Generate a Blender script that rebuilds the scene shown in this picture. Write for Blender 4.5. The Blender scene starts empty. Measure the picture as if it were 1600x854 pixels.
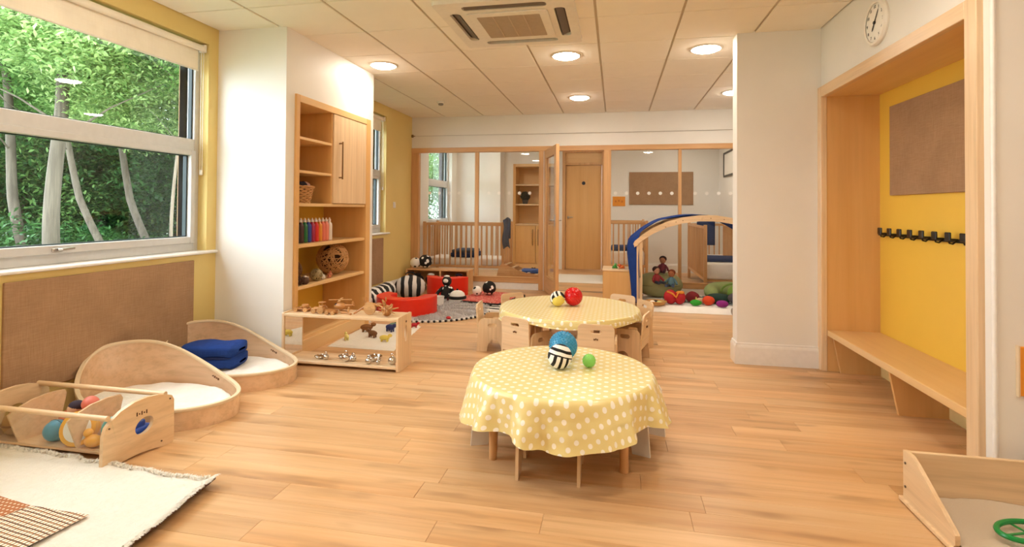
import bpy, bmesh, math, random
import numpy as np
from mathutils import Vector, Matrix, Euler
PI = math.pi
SC = bpy.context.scene
COL = SC.collection
random.seed(7)

# ------------------------------------------------------------------ camera
cd = bpy.data.cameras.new('camera')
cam = bpy.data.objects.new('camera', cd)
COL.objects.link(cam)
YAW, PITCH, ROLL = .1951, .0148, .0070
cam.matrix_world = Matrix.Translation((0, 0, 1.19)) @ Matrix.Rotation(YAW, 4, 'Z') @ \
    Matrix.Rotation(PI/2 + PITCH, 4, 'X') @ Matrix.Rotation(ROLL, 4, 'Z')
cd.sensor_width = 36
cd.lens = 817.65*36/1600
cd.shift_y = -(427-313.63)/1600
cd.clip_start = .02
SC.camera = cam

# ------------------------------------------------------------------ sky, sun, exposure
w = bpy.data.worlds.new('sky')
SC.world = w
w.use_nodes = True
nt = w.node_tree
bg = nt.nodes['Background']
bg.inputs[0].default_value = (.82, .91, 1.0, 1)
bg.inputs[1].default_value = 7.0
sl = bpy.data.lights.new('sun', 'SUN')
sl.energy = 5.5
sl.angle = .03
sl.color = (1, .96, .88)
so = bpy.data.objects.new('sun', sl)
COL.objects.link(so)
so.location = (2, 4, 9)
so.rotation_euler = Vector((-.62, .25, -1)).to_track_quat('-Z', 'Y').to_euler()
SC.view_settings.view_transform = 'Standard'
SC.view_settings.look = 'None'
SC.view_settings.gamma = 1
SC.view_settings.use_curve_mapping = False
SC.view_settings.exposure = 0.56
LAMP = 60.0          # radiance of the ceiling lamps
SC.cycles.max_bounces = 10
SC.cycles.diffuse_bounces = 5
SC.cycles.glossy_bounces = 4
SC.cycles.transparent_max_bounces = 16
SC.cycles.sample_clamp_indirect = 6
SC.cycles.use_denoising = True

# ------------------------------------------------------------------ colour and materials
def lin(c):
    if isinstance(c, str):
        c = [int(c[i:i+2], 16)/255 for i in (0, 2, 4)]
        return tuple(x/12.92 if x <= .04045 else ((x+.055)/1.055)**2.4 for x in c)
    return tuple(c)

class N:
    """small node-tree writer"""
    def __init__(s, name):
        s.m = bpy.data.materials.new(name)
        s.m.use_nodes = True
        s.t = s.m.node_tree
        s.b = s.t.nodes['Principled BSDF']
        s.out = s.t.nodes['Material Output']
    def n(s, typ, **kw):
        nd = s.t.nodes.new(typ)
        for k, v in kw.items():
            if k.startswith('i_'):
                nd.inputs[k[2:].replace('_', ' ')].default_value = v
            else:
                setattr(nd, k, v)
        return nd
    def l(s, a, b):
        s.t.links.new(a, b)
    def coord(s, kind='Object', scale=(1, 1, 1), rot=(0, 0, 0), off=None):
        c = s.n('ShaderNodeTexCoord')
        mp = s.n('ShaderNodeMapping')
        mp.inputs['Scale'].default_value = scale
        mp.inputs['Rotation'].default_value = rot
        s.l(c.outputs[kind], mp.inputs['Vector'])
        if off is not None:
            s.l(off, mp.inputs['Location'])
        return mp.outputs[0]
    def rnd(s):
        """a number of its own for each object and each loose piece"""
        oi = s.n('ShaderNodeObjectInfo'); g = s.n('ShaderNodeNewGeometry')
        a = s.n('ShaderNodeMath', operation='ADD')
        s.l(oi.outputs['Random'], a.inputs[0]); s.l(g.outputs['Random Per Island'], a.inputs[1])
        f = s.n('ShaderNodeMath', operation='FRACT')
        s.l(a.outputs[0], f.inputs[0])
        return f.outputs[0]
    def noise(s, vec, scale, detail=3, rough=.5):
        q = s.n('ShaderNodeTexNoise')
        q.inputs['Scale'].default_value = scale; q.inputs['Detail'].default_value = detail
        q.inputs['Roughness'].default_value = rough
        s.l(vec, q.inputs['Vector'])
        return q.outputs[0]
    def ramp(s, fac, stops, interp='LINEAR'):
        r = s.n('ShaderNodeValToRGB')
        r.color_ramp.interpolation = interp
        e = r.color_ramp.elements
        while len(e) < len(stops): e.new(.5)
        for i, (p, c) in enumerate(stops):
            e[i].position = p; e[i].color = (*lin(c), 1)
        s.l(fac, r.inputs[0])
        return r.outputs[0]
    def mix(s, fac, a, b, typ='MIX'):
        m = s.n('ShaderNodeMix', data_type='RGBA', blend_type=typ)
        for v, i in ((fac, 0), (a, 6), (b, 7)):
            if hasattr(v, 'is_output') or hasattr(v, 'links'): s.l(v, m.inputs[i])
            elif i == 0: m.inputs[0].default_value = v
            else: m.inputs[i].default_value = (*lin(v), 1)
        return m.outputs[2]
    def bump(s, h, strength=.2, dist=.01):
        b = s.n('ShaderNodeBump')
        b.inputs['Strength'].default_value = strength; b.inputs['Distance'].default_value = dist
        s.l(h, b.inputs['Height']); s.l(b.outputs[0], s.b.inputs['Normal'])
    def fin(s, col=None, rough=.5, metal=0, spec=None, coat=0, sheen=0):
        if col is not None:
            if hasattr(col, 'links'): s.l(col, s.b.inputs['Base Color'])
            else: s.b.inputs['Base Color'].default_value = (*lin(col), 1)
        s.b.inputs['Roughness'].default_value = rough
        s.b.inputs['Metallic'].default_value = metal
        if spec is not None: s.b.inputs['Specular IOR Level'].default_value = spec
        if coat: s.b.inputs['Coat Weight'].default_value = coat; s.b.inputs['Coat Roughness'].default_value = .15
        if sheen: s.b.inputs['Sheen Weight'].default_value = sheen
        return s.m

def paint(name, col, rough=.6, var=.03, scale=3):
    k = N(name); v = k.coord()
    c = k.mix(k.noise(v, scale), col, tuple(x*(1-var*3) for x in lin(col)))
    k.bump(k.noise(v, 220, 2), .04, .002)
    return k.fin(c, rough)

def plain(name, col, rough=.4, metal=0, coat=0, sheen=0):
    k = N(name); v = k.coord()
    c = k.mix(k.noise(v, 25), col, tuple(x*.86 for x in lin(col)))
    return k.fin(c, rough, metal, coat=coat, sheen=sheen)

def wood(name, a, b, axis=0, rough=.42, grain=1.0, coat=0, vary=.18, knots=False, spec=None, fine=.55):
    """long grain along the given axis of the piece"""
    k = N(name)
    r = k.rnd()
    off = k.n('ShaderNodeCombineXYZ')
    mu = k.n('ShaderNodeMath', operation='MULTIPLY'); mu.inputs[1].default_value = 37
    k.l(r, mu.inputs[0])
    for i in range(3): k.l(mu.outputs[0], off.inputs[i])
    s = [14*grain]*3; s[axis] = 1.1*grain
    v = k.coord('Object', tuple(s), off=off.outputs[0])
    n1 = k.noise(v, 1.0, 5, .62)
    s2 = [60*grain]*3; s2[axis] = 2.4*grain
    n2 = k.noise(k.coord('Object', tuple(s2), off=off.outputs[0]), 1.0, 3, .6)
    c = k.mix(k.ramp(n1, [(.32, (0, 0, 0)), (.68, (1, 1, 1))]), a, b)
    c = k.mix(k.ramp(n2, [(.45, (0, 0, 0)), (.75, (fine, fine, fine))]), c, tuple(x*.72 for x in lin(b)))
    if knots:
        s3 = [9.0]*3; s3[axis] = 2.2
        n3 = k.noise(k.coord('Object', tuple(s3), off=off.outputs[0]), 1.0, 2, .5)
        c = k.mix(k.ramp(n3, [(.60, (0, 0, 0)), (.74, (.75, .75, .75))]), c, tuple(x*.60 for x in lin(b)))
    hv = k.n('ShaderNodeHueSaturation')
    mr = k.n('ShaderNodeMapRange'); mr.inputs[3].default_value = 1-vary; mr.inputs[4].default_value = 1+vary*.6
    k.l(r, mr.inputs[0]); k.l(mr.outputs[0], hv.inputs['Value']); k.l(c, hv.inputs['Color'])
    k.bump(n2, .05, .002)
    return k.fin(hv.outputs[0], rough, coat=coat, spec=spec)

def weave(name, a, b, sc=260, rough=.95):
    k = N(name); v = k.coord('Object')
    big = k.noise(v, 5, 3)
    n1 = k.noise(k.coord('Object', (sc, sc, 14)), 1, 2); n2 = k.noise(k.coord('Object', (14, 14, sc)), 1, 2)
    f = k.mix(.5, n1, n2)
    c = k.mix(k.ramp(f, [(.25, (0, 0, 0)), (.75, (1, 1, 1))]), a, b)
    c = k.mix(k.ramp(big, [(.4, (0, 0, 0)), (.8, (.35, .35, .35))]), c, tuple(x*.7 for x in lin(b)))
    k.bump(f, .5, .004)
    return k.fin(c, rough, spec=.15)

def fluffy(name, a, b, sc=60):
    k = N(name); v = k.coord()
    n = k.noise(v, sc, 4, .7)
    k.bump(n, .8, .012)
    return k.fin(k.mix(n, a, b), .95, spec=.1, sheen=.4)

def dots(name, base, dot, pitch, rad, rough=.35, uv=True, coat=0):
    k = N(name)
    v = k.coord('UV' if uv else 'Object', (1/pitch,)*3)
    def dist(off):
        a = k.n('ShaderNodeVectorMath', operation='ADD'); a.inputs[1].default_value = (off, off, off); k.l(v, a.inputs[0])
        f = k.n('ShaderNodeVectorMath', operation='FRACTION'); k.l(a.outputs[0], f.inputs[0])
        s = k.n('ShaderNodeVectorMath', operation='SUBTRACT'); s.inputs[1].default_value = (.5, .5, .5 if not uv else 0); k.l(f.outputs[0], s.inputs[0])
        if uv:
            m2 = k.n('ShaderNodeVectorMath', operation='MULTIPLY'); m2.inputs[1].default_value = (1, 1, 0); k.l(s.outputs[0], m2.inputs[0]); s = m2
        ln = k.n('ShaderNodeVectorMath', operation='LENGTH'); k.l(s.outputs[0], ln.inputs[0])
        return ln.outputs['Value']
    mn = k.n('ShaderNodeMath', operation='MINIMUM'); k.l(dist(0), mn.inputs[0]); k.l(dist(.5), mn.inputs[1])
    lt = k.n('ShaderNodeMath', operation='LESS_THAN'); lt.inputs[1].default_value = rad/pitch; k.l(mn.outputs[0], lt.inputs[0])
    return k.fin(k.mix(lt.outputs[0], base, dot), rough, coat=coat)

def stripes(name, a, b, axis, scale, rough=.8, wob=.6, duty=.5):
    k = N(name); v = k.coord()
    nz = k.n('ShaderNodeTexNoise'); nz.inputs['Scale'].default_value = 9; k.l(v, nz.inputs[0])
    ad = k.n('ShaderNodeMix', data_type='VECTOR'); ad.inputs[0].default_value = .05*wob
    k.l(v, ad.inputs[4]); k.l(nz.outputs['Color'], ad.inputs[5])
    sp = k.n('ShaderNodeSeparateXYZ'); k.l(ad.outputs[1], sp.inputs[0])
    m = k.n('ShaderNodeMath', operation='MULTIPLY'); m.inputs[1].default_value = scale; k.l(sp.outputs[axis], m.inputs[0])
    f = k.n('ShaderNodeMath', operation='FRACT'); k.l(m.outputs[0], f.inputs[0])
    g = k.n('ShaderNodeMath', operation='GREATER_THAN'); g.inputs[1].default_value = duty; k.l(f.outputs[0], g.inputs[0])
    return k.fin(k.mix(g.outputs[0], a, b), rough)

def blotch(name, a, b, sc=12, thr=.5, rough=.8):
    k = N(name); v = k.coord()
    vo = k.n('ShaderNodeTexVoronoi'); vo.inputs['Scale'].default_value = sc; k.l(v, vo.inputs['Vector'])
    c = k.ramp(vo.outputs['Distance'], [(0, b), (thr, a)], 'CONSTANT')
    return k.fin(c, rough)

def glass(name, tint=(1, 1, 1), refl=1.0):
    k = N(name)
    tr = k.n('ShaderNodeBsdfTransparent'); tr.inputs[0].default_value = (*tint, 1)
    gl = k.n('ShaderNodeBsdfGlossy'); gl.inputs['Roughness'].default_value = .0
    fr = k.n('ShaderNodeFresnel'); fr.inputs[0].default_value = 1.5
    ge = k.n('ShaderNodeNewGeometry'); iv = k.n('ShaderNodeMath', operation='SUBTRACT'); iv.inputs[0].default_value = refl; k.l(ge.outputs['Backfacing'], iv.inputs[1]); iv.use_clamp = True
    m = k.n('ShaderNodeMath', operation='MULTIPLY'); k.l(iv.outputs[0], m.inputs[1]); k.l(fr.outputs[0], m.inputs[0])
    mx = k.n('ShaderNodeMixShader')
    k.l(m.outputs[0], mx.inputs[0]); k.l(tr.outputs[0], mx.inputs[1]); k.l(gl.outputs[0], mx.inputs[2])
    k.l(mx.outputs[0], k.out.inputs[0])
    return k.m

def emit(name, col, st):
    k = N(name)
    k.b.inputs['Base Color'].default_value = (.9, .9, .9, 1)
    k.b.inputs['Emission Color'].default_value = (*col, 1)
    k.b.inputs['Emission Strength'].default_value = st
    return k.m

def leafmat(name, a, b):
    k = N(name)
    r = k.rnd()
    c = k.ramp(r, [(0, a), (.55, b), (1, tuple(min(1, x*1.35) for x in lin(b)))])
    tl = k.n('ShaderNodeBsdfTranslucent'); k.l(c, tl.inputs[0])
    k.fin(c, .45)
    mx = k.n('ShaderNodeMixShader'); mx.inputs[0].default_value = .35
    k.l(k.b.outputs[0], mx.inputs[1]); k.l(tl.outputs[0], mx.inputs[2]); k.l(mx.outputs[0], k.out.inputs[0])
    return k.m

M = {}
M['white'] = paint('white_wall_paint', 'EEEBE4', .55)
M['yellow'] = paint('yellow_wall_paint', 'E6CE84', .6)
M['niche_yellow'] = paint('bright_yellow_laminate', 'F0C64E', .4)
M['ceil_tile'] = paint('ceiling_tile', 'F8F2E6', .85, .02, 6)
M['ceil_bar'] = paint('ceiling_bar', 'CFC3AE', .6)
M['skirt'] = plain('white_gloss_paint', 'F2EFEA', .3)
M['floor'] = wood('oak_vinyl_plank', 'DFB98B', 'CA9A68', 0, .36, .5, vary=.12, knots=True)
M['maple_x'] = wood('maple_grain_x', 'E9C48E', 'E2B87E', 0, .4, .5, vary=.05, fine=.18)
M['maple_y'] = wood('maple_grain_y', 'E9C48E', 'E2B87E', 1, .4, .5, vary=.05, fine=.18)
M['maple_z'] = wood('maple_grain_z', 'E3B678', 'DAA868', 2, .4, .5, vary=.05, fine=.18)
M['oak_z'] = wood('oak_grain_z', 'DDB07C', 'CD9A66', 2, .4, .8, vary=.05)
M['oak_x'] = wood('oak_grain_x', 'DDB07C', 'CD9A66', 0, .4, .8, vary=.05)
M['beech_x'] = wood('beech_grain_x', 'ECD0AA', 'DFBD92', 0, .38, .7, vary=.06)
M['beech_y'] = wood('beech_grain_y', 'ECD0AA', 'DFBD92', 1, .38, .7, vary=.06)
M['beech_z'] = wood('beech_grain_z', 'ECD0AA', 'DFBD92', 2, .38, .7, vary=.06)
M['edge'] = plain('pale_plywood_edge', 'EAD3B0', .55)
M['pod'] = wood('bent_beech_veneer', 'E8C8A6', 'DDB68F', 0, .22, .6, vary=.03, coat=.5)
M['burlap'] = weave('burlap', 'B59272', '9A795A')
M['steel'] = plain('brushed_steel', 'B8B2AA', .3, 1)
M['bronze'] = plain('bronze_handle', '8A6A48', .35, 1)
M['frame_grey'] = plain('grey_white_window_frame', 'CFCECC', .35)
M['gasket'] = plain('black_gasket', '1C2A2C', .5)
M['blind'] = weave('cream_blind_fabric', 'FAF3E4', 'F2E9D6', 400)
M['glass'] = glass('window_glass', (.97, .99, .98))
M['glass2'] = glass('partition_glass', (.97, .97, .96), .9)
M['dot'] = plain('frosted_dot', 'F4EFE6', .5)
M['black'] = plain('black_plastic', '17120F', .4)
M['dark'] = plain('dark_brown_slot', '3A2A20', .6)
M['whitep'] = plain('white_plastic', 'EFE9DD', .4)
M['lamp'] = emit('lamp_diffuser', (1, .885, .74), LAMP)
M['mirror'] = plain('mirror', 'F2F2F0', .02, 1)
M['fleece'] = fluffy('cream_fleece', 'F1EDE3', 'E2DBCC', 45)
M['white_cloth'] = fluffy('white_bedding', 'F7F3EE', 'EBE5DD', 12)
M['blue'] = weave('royal_blue_cotton', '2C4C9A', '1F3878', 300)
M['navy'] = weave('navy_bedding', '34466F', '27365A', 300)
M['greyblue'] = weave('grey_blue_towel', '5A6478', '474F62', 200)
M['brownhide'] = plain('brown_hide', '5A3524', .8)
M['tablecloth'] = dots('yellow_polka_dot_oilcloth', 'EADB98', 'FCFAEE', .064, .0110, .28, True, .3)
M['red'] = plain('red_vinyl', 'E92A10', .35)
M['redmat'] = blotch('red_speckled_mat', 'C8473F', 'F0B8A8', 60, .35)
M['orange'] = plain('orange_card', 'F09A28', .6)
M['chrome'] = plain('polished_chrome', 'D8D4CE', .08, 1)
M['bw_spot'] = blotch('black_with_white_spots', '14110F', 'F2EEE8', 17, .36)
M['wb_spot'] = blotch('white_with_black_spots', 'EFEAE2', '14110F', 15, .30)
M['zebra_z'] = stripes('zebra_stripe_z', '14110F', 'F2EEE8', 2, 26)
M['zebra_x'] = stripes('zebra_stripe_x', '14110F', 'F2EEE8', 0, 26)
M['zebra_big'] = stripes('wide_zebra_stripe', '1A1512', 'D9CFC6', 0, 10)
M['zebra_y'] = stripes('roll_stripe', '14110F', 'F2EEE8', 1, 7)
M['zebra_thin'] = stripes('thin_dark_stripe', '23201E', 'E8E2DA', 2, 30)
M['shag'] = fluffy('grey_shag', 'E0DAD8', 'B4AEB0', 70)
M['wicker'] = wood('wicker', 'DDAE74', 'B98650', 0, .6, 2)
M['wicker_dark'] = wood('dark_wicker', '8E6238', '6A4526', 0, .6, 2)
M['toywood'] = wood('turned_toy_wood', 'C98F52', 'A66C34', 0, .4, 2)
M['green'] = plain('green_plastic', '0E8A3C', .3)
M['sand'] = fluffy('pale_sand', 'F6E3C8', 'EBD2AE', 300)
M['bark'] = wood('bark', '7C7062', '574C40', 2, .9, 1.2)
M['leaf1'] = leafmat('leaf_light', '6E9450', 'B0C684')
M['leaf2'] = leafmat('leaf_mid', '4A7638', '82A65E')
M['leaf3'] = leafmat('leaf_dark', '264C28', '4E7A42')
M['grass'] = fluffy('undergrowth', '3E6B33', '24502A', 3)
_pl = {}
def P(hexc, rough=.4):
    key = (hexc, rough)
    if key not in _pl: _pl[key] = plain('colour_%d' % len(_pl), hexc, rough)
    return _pl[key]

# ------------------------------------------------------------------ mesh builder
class MB:
    def __init__(s): s.bm = bmesh.new(); s.uv = None
    def _add(s, verts, faces):
        vs = [s.bm.verts.new(v) for v in verts]
        out = []
        for f in faces:
            try: out.append(s.bm.faces.new([vs[i] for i in f]))
            except ValueError: pass
        return vs, out
    def box(s, x0, x1, y0, y1, z0, z1, bev=0, mat=None, seg=1):
        v = [(x, y, z) for x in (x0, x1) for y in (y0, y1) for z in (z0, z1)]
        if mat: v = [mat @ Vector(q) for q in v]
        vs, fs = s._add(v, [(0, 1, 3, 2), (4, 6, 7, 5), (0, 4, 5, 1), (2, 3, 7, 6), (0, 2, 6, 4), (1, 5, 7, 3)])
        if bev:
            es = list({e for f in fs for e in f.edges})
            bmesh.ops.bevel(s.bm, geom=es, offset=bev, segments=seg, affect='EDGES', profile=.5)
        return s
    def cyl(s, p0, p1, r0, r1=None, n=12, caps=True):
        if r1 is None: r1 = r0
        p0, p1 = Vector(p0), Vector(p1); d = p1-p0
        q = d.to_track_quat('Z', 'Y') if d.length > 1e-9 else Euler((0, 0, 0)).to_quaternion()
        v = []
        for p, r in ((p0, r0), (p1, r1)):
            v += [p + q @ Vector((r*math.cos(2*PI*i/n), r*math.sin(2*PI*i/n), 0)) for i in range(n)]
        f = [(i, (i+1) % n, n+(i+1) % n, n+i) for i in range(n)]
        if caps: f += [tuple(range(n-1, -1, -1)), tuple(range(n, 2*n))]
        s._add(v, f); return s
    def tube(s, pts, r, n=8, closed=False):
        pts = [Vector(p) for p in pts]; m = len(pts); v = []
        up = Vector((0, 0, 1)); prev = None
        for i, p in enumerate(pts):
            a = pts[(i-1) % m] if (closed or i > 0) else p
            b = pts[(i+1) % m] if (closed or i < m-1) else p
            t = (b-a).normalized()
            if prev is None:
                x = t.cross(up)
                if x.length < .1: x = t.cross(Vector((1, 0, 0)))
            else:
                x = prev - t*prev.dot(t)
            x.normalize(); prev = x; y = t.cross(x)
            rr = r[i] if isinstance(r, (list, tuple)) else r
            v += [p + x*rr*math.cos(2*PI*k/n) + y*rr*math.sin(2*PI*k/n) for k in range(n)]
        f = []
        for i in range(m if closed else m-1):
            j = (i+1) % m
            f += [(i*n+k, i*n+(k+1) % n, j*n+(k+1) % n, j*n+k) for k in range(n)]
        if not closed: f += [tuple(range(n-1, -1, -1)), tuple((m-1)*n+k for k in range(n))]
        s._add(v, f); return s
    def ball(s, c, r, sc=(1, 1, 1), nu=20, nv=12, rot=None, fn=None):
        c = Vector(c); v = [Vector((0, 0, -1))]
        for j in range(1, nv):
            a = -PI/2 + PI*j/nv
            v += [Vector((math.cos(a)*math.cos(2*PI*i/nu), math.cos(a)*math.sin(2*PI*i/nu), math.sin(a))) for i in range(nu)]
        v.append(Vector((0, 0, 1)))
        w_ = []
        for q in v:
            k = fn(q) if fn else 1
            q = Vector((q.x*sc[0], q.y*sc[1], q.z*sc[2]))*r*k
            if rot: q = rot @ q
            w_.append(c+q)
        f = [(0, 1+(i+1) % nu, 1+i) for i in range(nu)]
        for j in range(nv-2):
            o = 1+j*nu
            f += [(o+i, o+(i+1) % nu, o+nu+(i+1) % nu, o+nu+i) for i in range(nu)]
        o = 1+(nv-2)*nu
        f += [(o+i, o+(i+1) % nu, len(v)-1) for i in range(nu)]
        s._add(w_, f); return s
    def lathe(s, prof, n=24, c=(0, 0, 0), cap=True, sx=1, sy=1):
        c = Vector(c); v = []
        for r, z in prof:
            v += [c+Vector((r*sx*math.cos(2*PI*i/n), r*sy*math.sin(2*PI*i/n), z)) for i in range(n)]
        f = []
        for j in range(len(prof)-1):
            f += [(j*n+i, j*n+(i+1) % n, (j+1)*n+(i+1) % n, (j+1)*n+i) for i in range(n)]
        if cap: f += [tuple(range(n-1, -1, -1)), tuple((len(prof)-1)*n+i for i in range(n))]
        s._add(v, f); return s
    def plate(s, outline, t, M4, holes=(), bev=0):
        """a board of thickness t cut to an outline with holes; M4 maps (u, v, w) to place"""
        b2 = bmesh.new(); es = []
        for loop in [outline]+list(holes):
            vs = [b2.verts.new((u, v, 0)) for u, v in loop]
            es += [b2.edges.new((vs[i], vs[(i+1) % len(vs)])) for i in range(len(vs))]
        r = bmesh.ops.triangle_fill(b2, edges=es, use_beauty=True, use_dissolve=False)
        fs = [g for g in r['geom'] if isinstance(g, bmesh.types.BMFace)]
        bmesh.ops.recalc_face_normals(b2, faces=fs)
        g = bmesh.ops.extrude_face_region(b2, geom=fs)
        for q in g['geom']:
            if isinstance(q, bmesh.types.BMVert): q.co.z += t
        bmesh.ops.recalc_face_normals(b2, faces=b2.faces[:])
        b2.verts.ensure_lookup_table(); b2.verts.index_update()
        s._add([M4 @ v.co for v in b2.verts], [[v.index for v in f.verts] for f in b2.faces])
        b2.free(); return s
    def grid(s, P_, nu, nv, closed_u=False):
        v = [P_(i, j) for j in range(nv) for i in range(nu)]
        f = []
        for j in range(nv-1):
            for i in range(nu if closed_u else nu-1):
                k = (i+1) % nu
                f.append((j*nu+i, j*nu+k, (j+1)*nu+k, (j+1)*nu+i))
        s._add(v, f); return s
    def mesh(s, smooth=True, ang=38, recalc=True):
        if recalc: bmesh.ops.recalc_face_normals(s.bm, faces=s.bm.faces[:])
        me = bpy.data.meshes.new('m'); s.bm.to_mesh(me); s.bm.free()
        if smooth:
            me.shade_smooth(); me.set_sharp_from_angle(angle=math.radians(ang))
        return me
    def build(s, name, mat, parent=None, loc=(0, 0, 0), rot=(0, 0, 0), **kw):
        sm = kw.pop('smooth', True); ang = kw.pop('ang', 38); rc = kw.pop('recalc', True)
        me = s.mesh(sm, ang, rc); me.name = name
        if mat: me.materials.append(mat)
        return link(name, me, parent, loc, rot)

def link(name, me, parent=None, loc=(0, 0, 0), rot=(0, 0, 0)):
    o = bpy.data.objects.new(name, me); COL.objects.link(o)
    if parent: o.parent = parent
    o.location = loc; o.rotation_euler = rot
    return o
def tag(o, label, cat, group=None):
    o['label'] = label; o['category'] = cat
    if group: o['group'] = group
    return o
def thing(name, label, cat, loc=(0, 0, 0), rz=0, group=None):
    o = bpy.data.objects.new(name, None); COL.objects.link(o)
    o.empty_display_size = .05
    o.location = loc; o.rotation_euler = (0, 0, rz)
    return tag(o, label, cat, group)
def struct(o):
    o['kind'] = 'structure'; return o
def sempty(name):
    o = bpy.data.objects.new(name, None); COL.objects.link(o); return struct(o)
def copy_tree(o, parent=None):
    c = o.copy(); COL.objects.link(c); c.parent = parent
    for ch in list(o.children): copy_tree(ch, c)
    return c
def bx(*a, **k): return MB().box(*a, **k)
def T(x, y, z): return Matrix.Translation((x, y, z))
def axes(o, u, v, w_=None):
    """matrix taking the board's (u, v, w) to place"""
    u = Vector(u); v = Vector(v); w_ = Vector(w_) if w_ else u.cross(v)
    m = Matrix((u, v, w_)).transposed().to_4x4(); m.translation = Vector(o); return m
def rrect(x0, x1, y0, y1, r, n=5, rs=None):
    """rounded rectangle outline; rs = radii of corners (x0y0, x1y0, x1y1, x0y1)"""
    rs = rs or (r,)*4; out = []
    for (cx, cy, a0), q in zip(((x0, y0, PI), (x1, y0, 1.5*PI), (x1, y1, 0), (x0, y1, .5*PI)), rs):
        sx = 1 if cx == x0 else -1; sy = 1 if cy == y0 else -1
        if q <= 0: out.append((cx, cy)); continue
        for i in range(n+1):
            a = a0 + PI/2*i/n
            out.append((cx+sx*q+q*math.cos(a), cy+sy*q+q*math.sin(a)))
    return out
def oval(cx, cy, rx, ry, n=20, rot=0):
    c, s_ = math.cos(rot), math.sin(rot)
    return [(cx+rx*math.cos(2*PI*i/n)*c-ry*math.sin(2*PI*i/n)*s_, cy+rx*math.cos(2*PI*i/n)*s_+ry*math.sin(2*PI*i/n)*c) for i in range(n)]
def text_mesh(s, size, depth=.001):
    cu = bpy.data.curves.new('t', 'FONT'); cu.body = s; cu.size = size; cu.extrude = depth
    cu.align_x = 'CENTER'; cu.align_y = 'CENTER'
    o = bpy.data.objects.new('t', cu); COL.objects.link(o)
    dg = bpy.context.evaluated_depsgraph_get()
    me = bpy.data.meshes.new_from_object(o.evaluated_get(dg))
    bpy.data.objects.remove(o); bpy.data.curves.remove(cu)
    return me
# ------------------------------------------------------------------ the room shell
CZ = 2.576
H_TOP = 2.85
def wall_x(name, x0, x1, y0, y1, ops, mat):
    mb = MB(); y = y0
    for (a, b, z0, z1) in sorted(ops):
        mb.box(x0, x1, y, a, 0, H_TOP); mb.box(x0, x1, a, b, 0, z0); mb.box(x0, x1, a, b, z1, H_TOP); y = b
    mb.box(x0, x1, y, y1, 0, H_TOP)
    return struct(mb.build(name, mat, smooth=False))

# floor: a screed with planks let into it
floor = struct(bx(-3.34, 3.4, -2.6, 10.6, -.12, -.004).build('floor', M['floor'], smooth=False))
PW, PL = .130, 1.10
rng = random.Random(3)
cache = {}
far_mb = MB()
y = -2.5; row = 0
def plank_mesh(L):
    k = round(L, 2)
    if k not in cache:
        me = bx(-k/2+.0006, k/2-.0006, -PW/2+.0004, PW/2-.0004, -.004, 0, bev=.0007).mesh(False)
        me.name = 'plank'; me.materials.append(M['floor']); cache[k] = me
    return cache[k]
y = 2.05 - 35*PW
npl = 0
while y < 10.35:
    off = rng.random()*PL
    x1 = 1.52 if 0 < y+PW < 2.62 or y > 4.5 else 1.90
    x1 = 3.2 if y+PW < 2.5 else (1.90 if y > 2.6 else 1.52)
    x = -3.08 - off
    while x < x1:
        a, b = max(x, -3.08), min(x+PL, x1)
        if b-a > .04:
            if 1.25 < y < 5.75:
                link('plank', plank_mesh(b-a), floor, ((a+b)/2, y+PW/2, 0)); npl += 1
            else:
                far_mb.box(a+.0006, b-.0006, y+.0004, y+PW-.0004, -.004, 0)
        x += PL
    y += PW
fp = far_mb.build('plank', M['floor'], floor, smooth=False); fp['kind'] = 'stuff'

# ceiling: bars with lay-in tiles hanging a little below them
ceil = struct(bx(-3.34, 3.4, -2.6, 10.6, CZ+.012, CZ+.3).build('ceiling', M['ceil_bar'], smooth=False))
xs = [-3.08] + [-.1416+.6*i for i in range(-4, 6)] + [3.2]
ys = [-2.5] + [6.807-.6*j for j in range(15, -2, -1)] + [7.6]
tc = {}
def tile(a, b, c, d):
    if b-a < .03 or d-c < .03: return
    k = (round(b-a, 3), round(d-c, 3))
    if k not in tc:
        me = bx(-k[0]/2+.009, k[0]/2-.009, -k[1]/2+.0045, k[1]/2-.0045, CZ, CZ+.012, bev=.003).mesh(False)
        me.name = 'ceiling_tile'; me.materials.append(M['ceil_tile']); tc[k] = me
    link('ceiling_tile', tc[k], ceil, ((a+b)/2, (c+d)/2, 0))
for i in range(len(xs)-1):
    for j in range(len(ys)-1):
        a, b, c, d = xs[i], xs[i+1], ys[j], ys[j+1]
        if b > 1.535 and c > 2.4:
            b = min(b, 1.95 if c > 4.3 else 1.535)
            if b <= a: continue
        if a > 1.95 and c > 2.4: continue
        if b <= -2.4 and 3.6 < (c+d)/2 < 5.0: continue
        tile(a, b, c, d)
farc = struct(bx(-3.08, 1.9, 7.7, 10.35, CZ-.06, CZ-.04).build('ceiling', M['white'], smooth=False))
farc['label_note'] = ''
del farc['label_note']

W1 = (.75, 3.49, .842, 2.44); W2 = (5.45, 6.68, .842, 2.44); W3 = (8.35, 9.62, .88, 2.38)
wall_x('wall_left', -3.34, -3.08, -2.5, 7.68, [W1, W2], M['yellow'])
wall_x('wall_left_nursery', -3.34, -3.08, 7.68, 10.45, [W3], M['white'])
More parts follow.
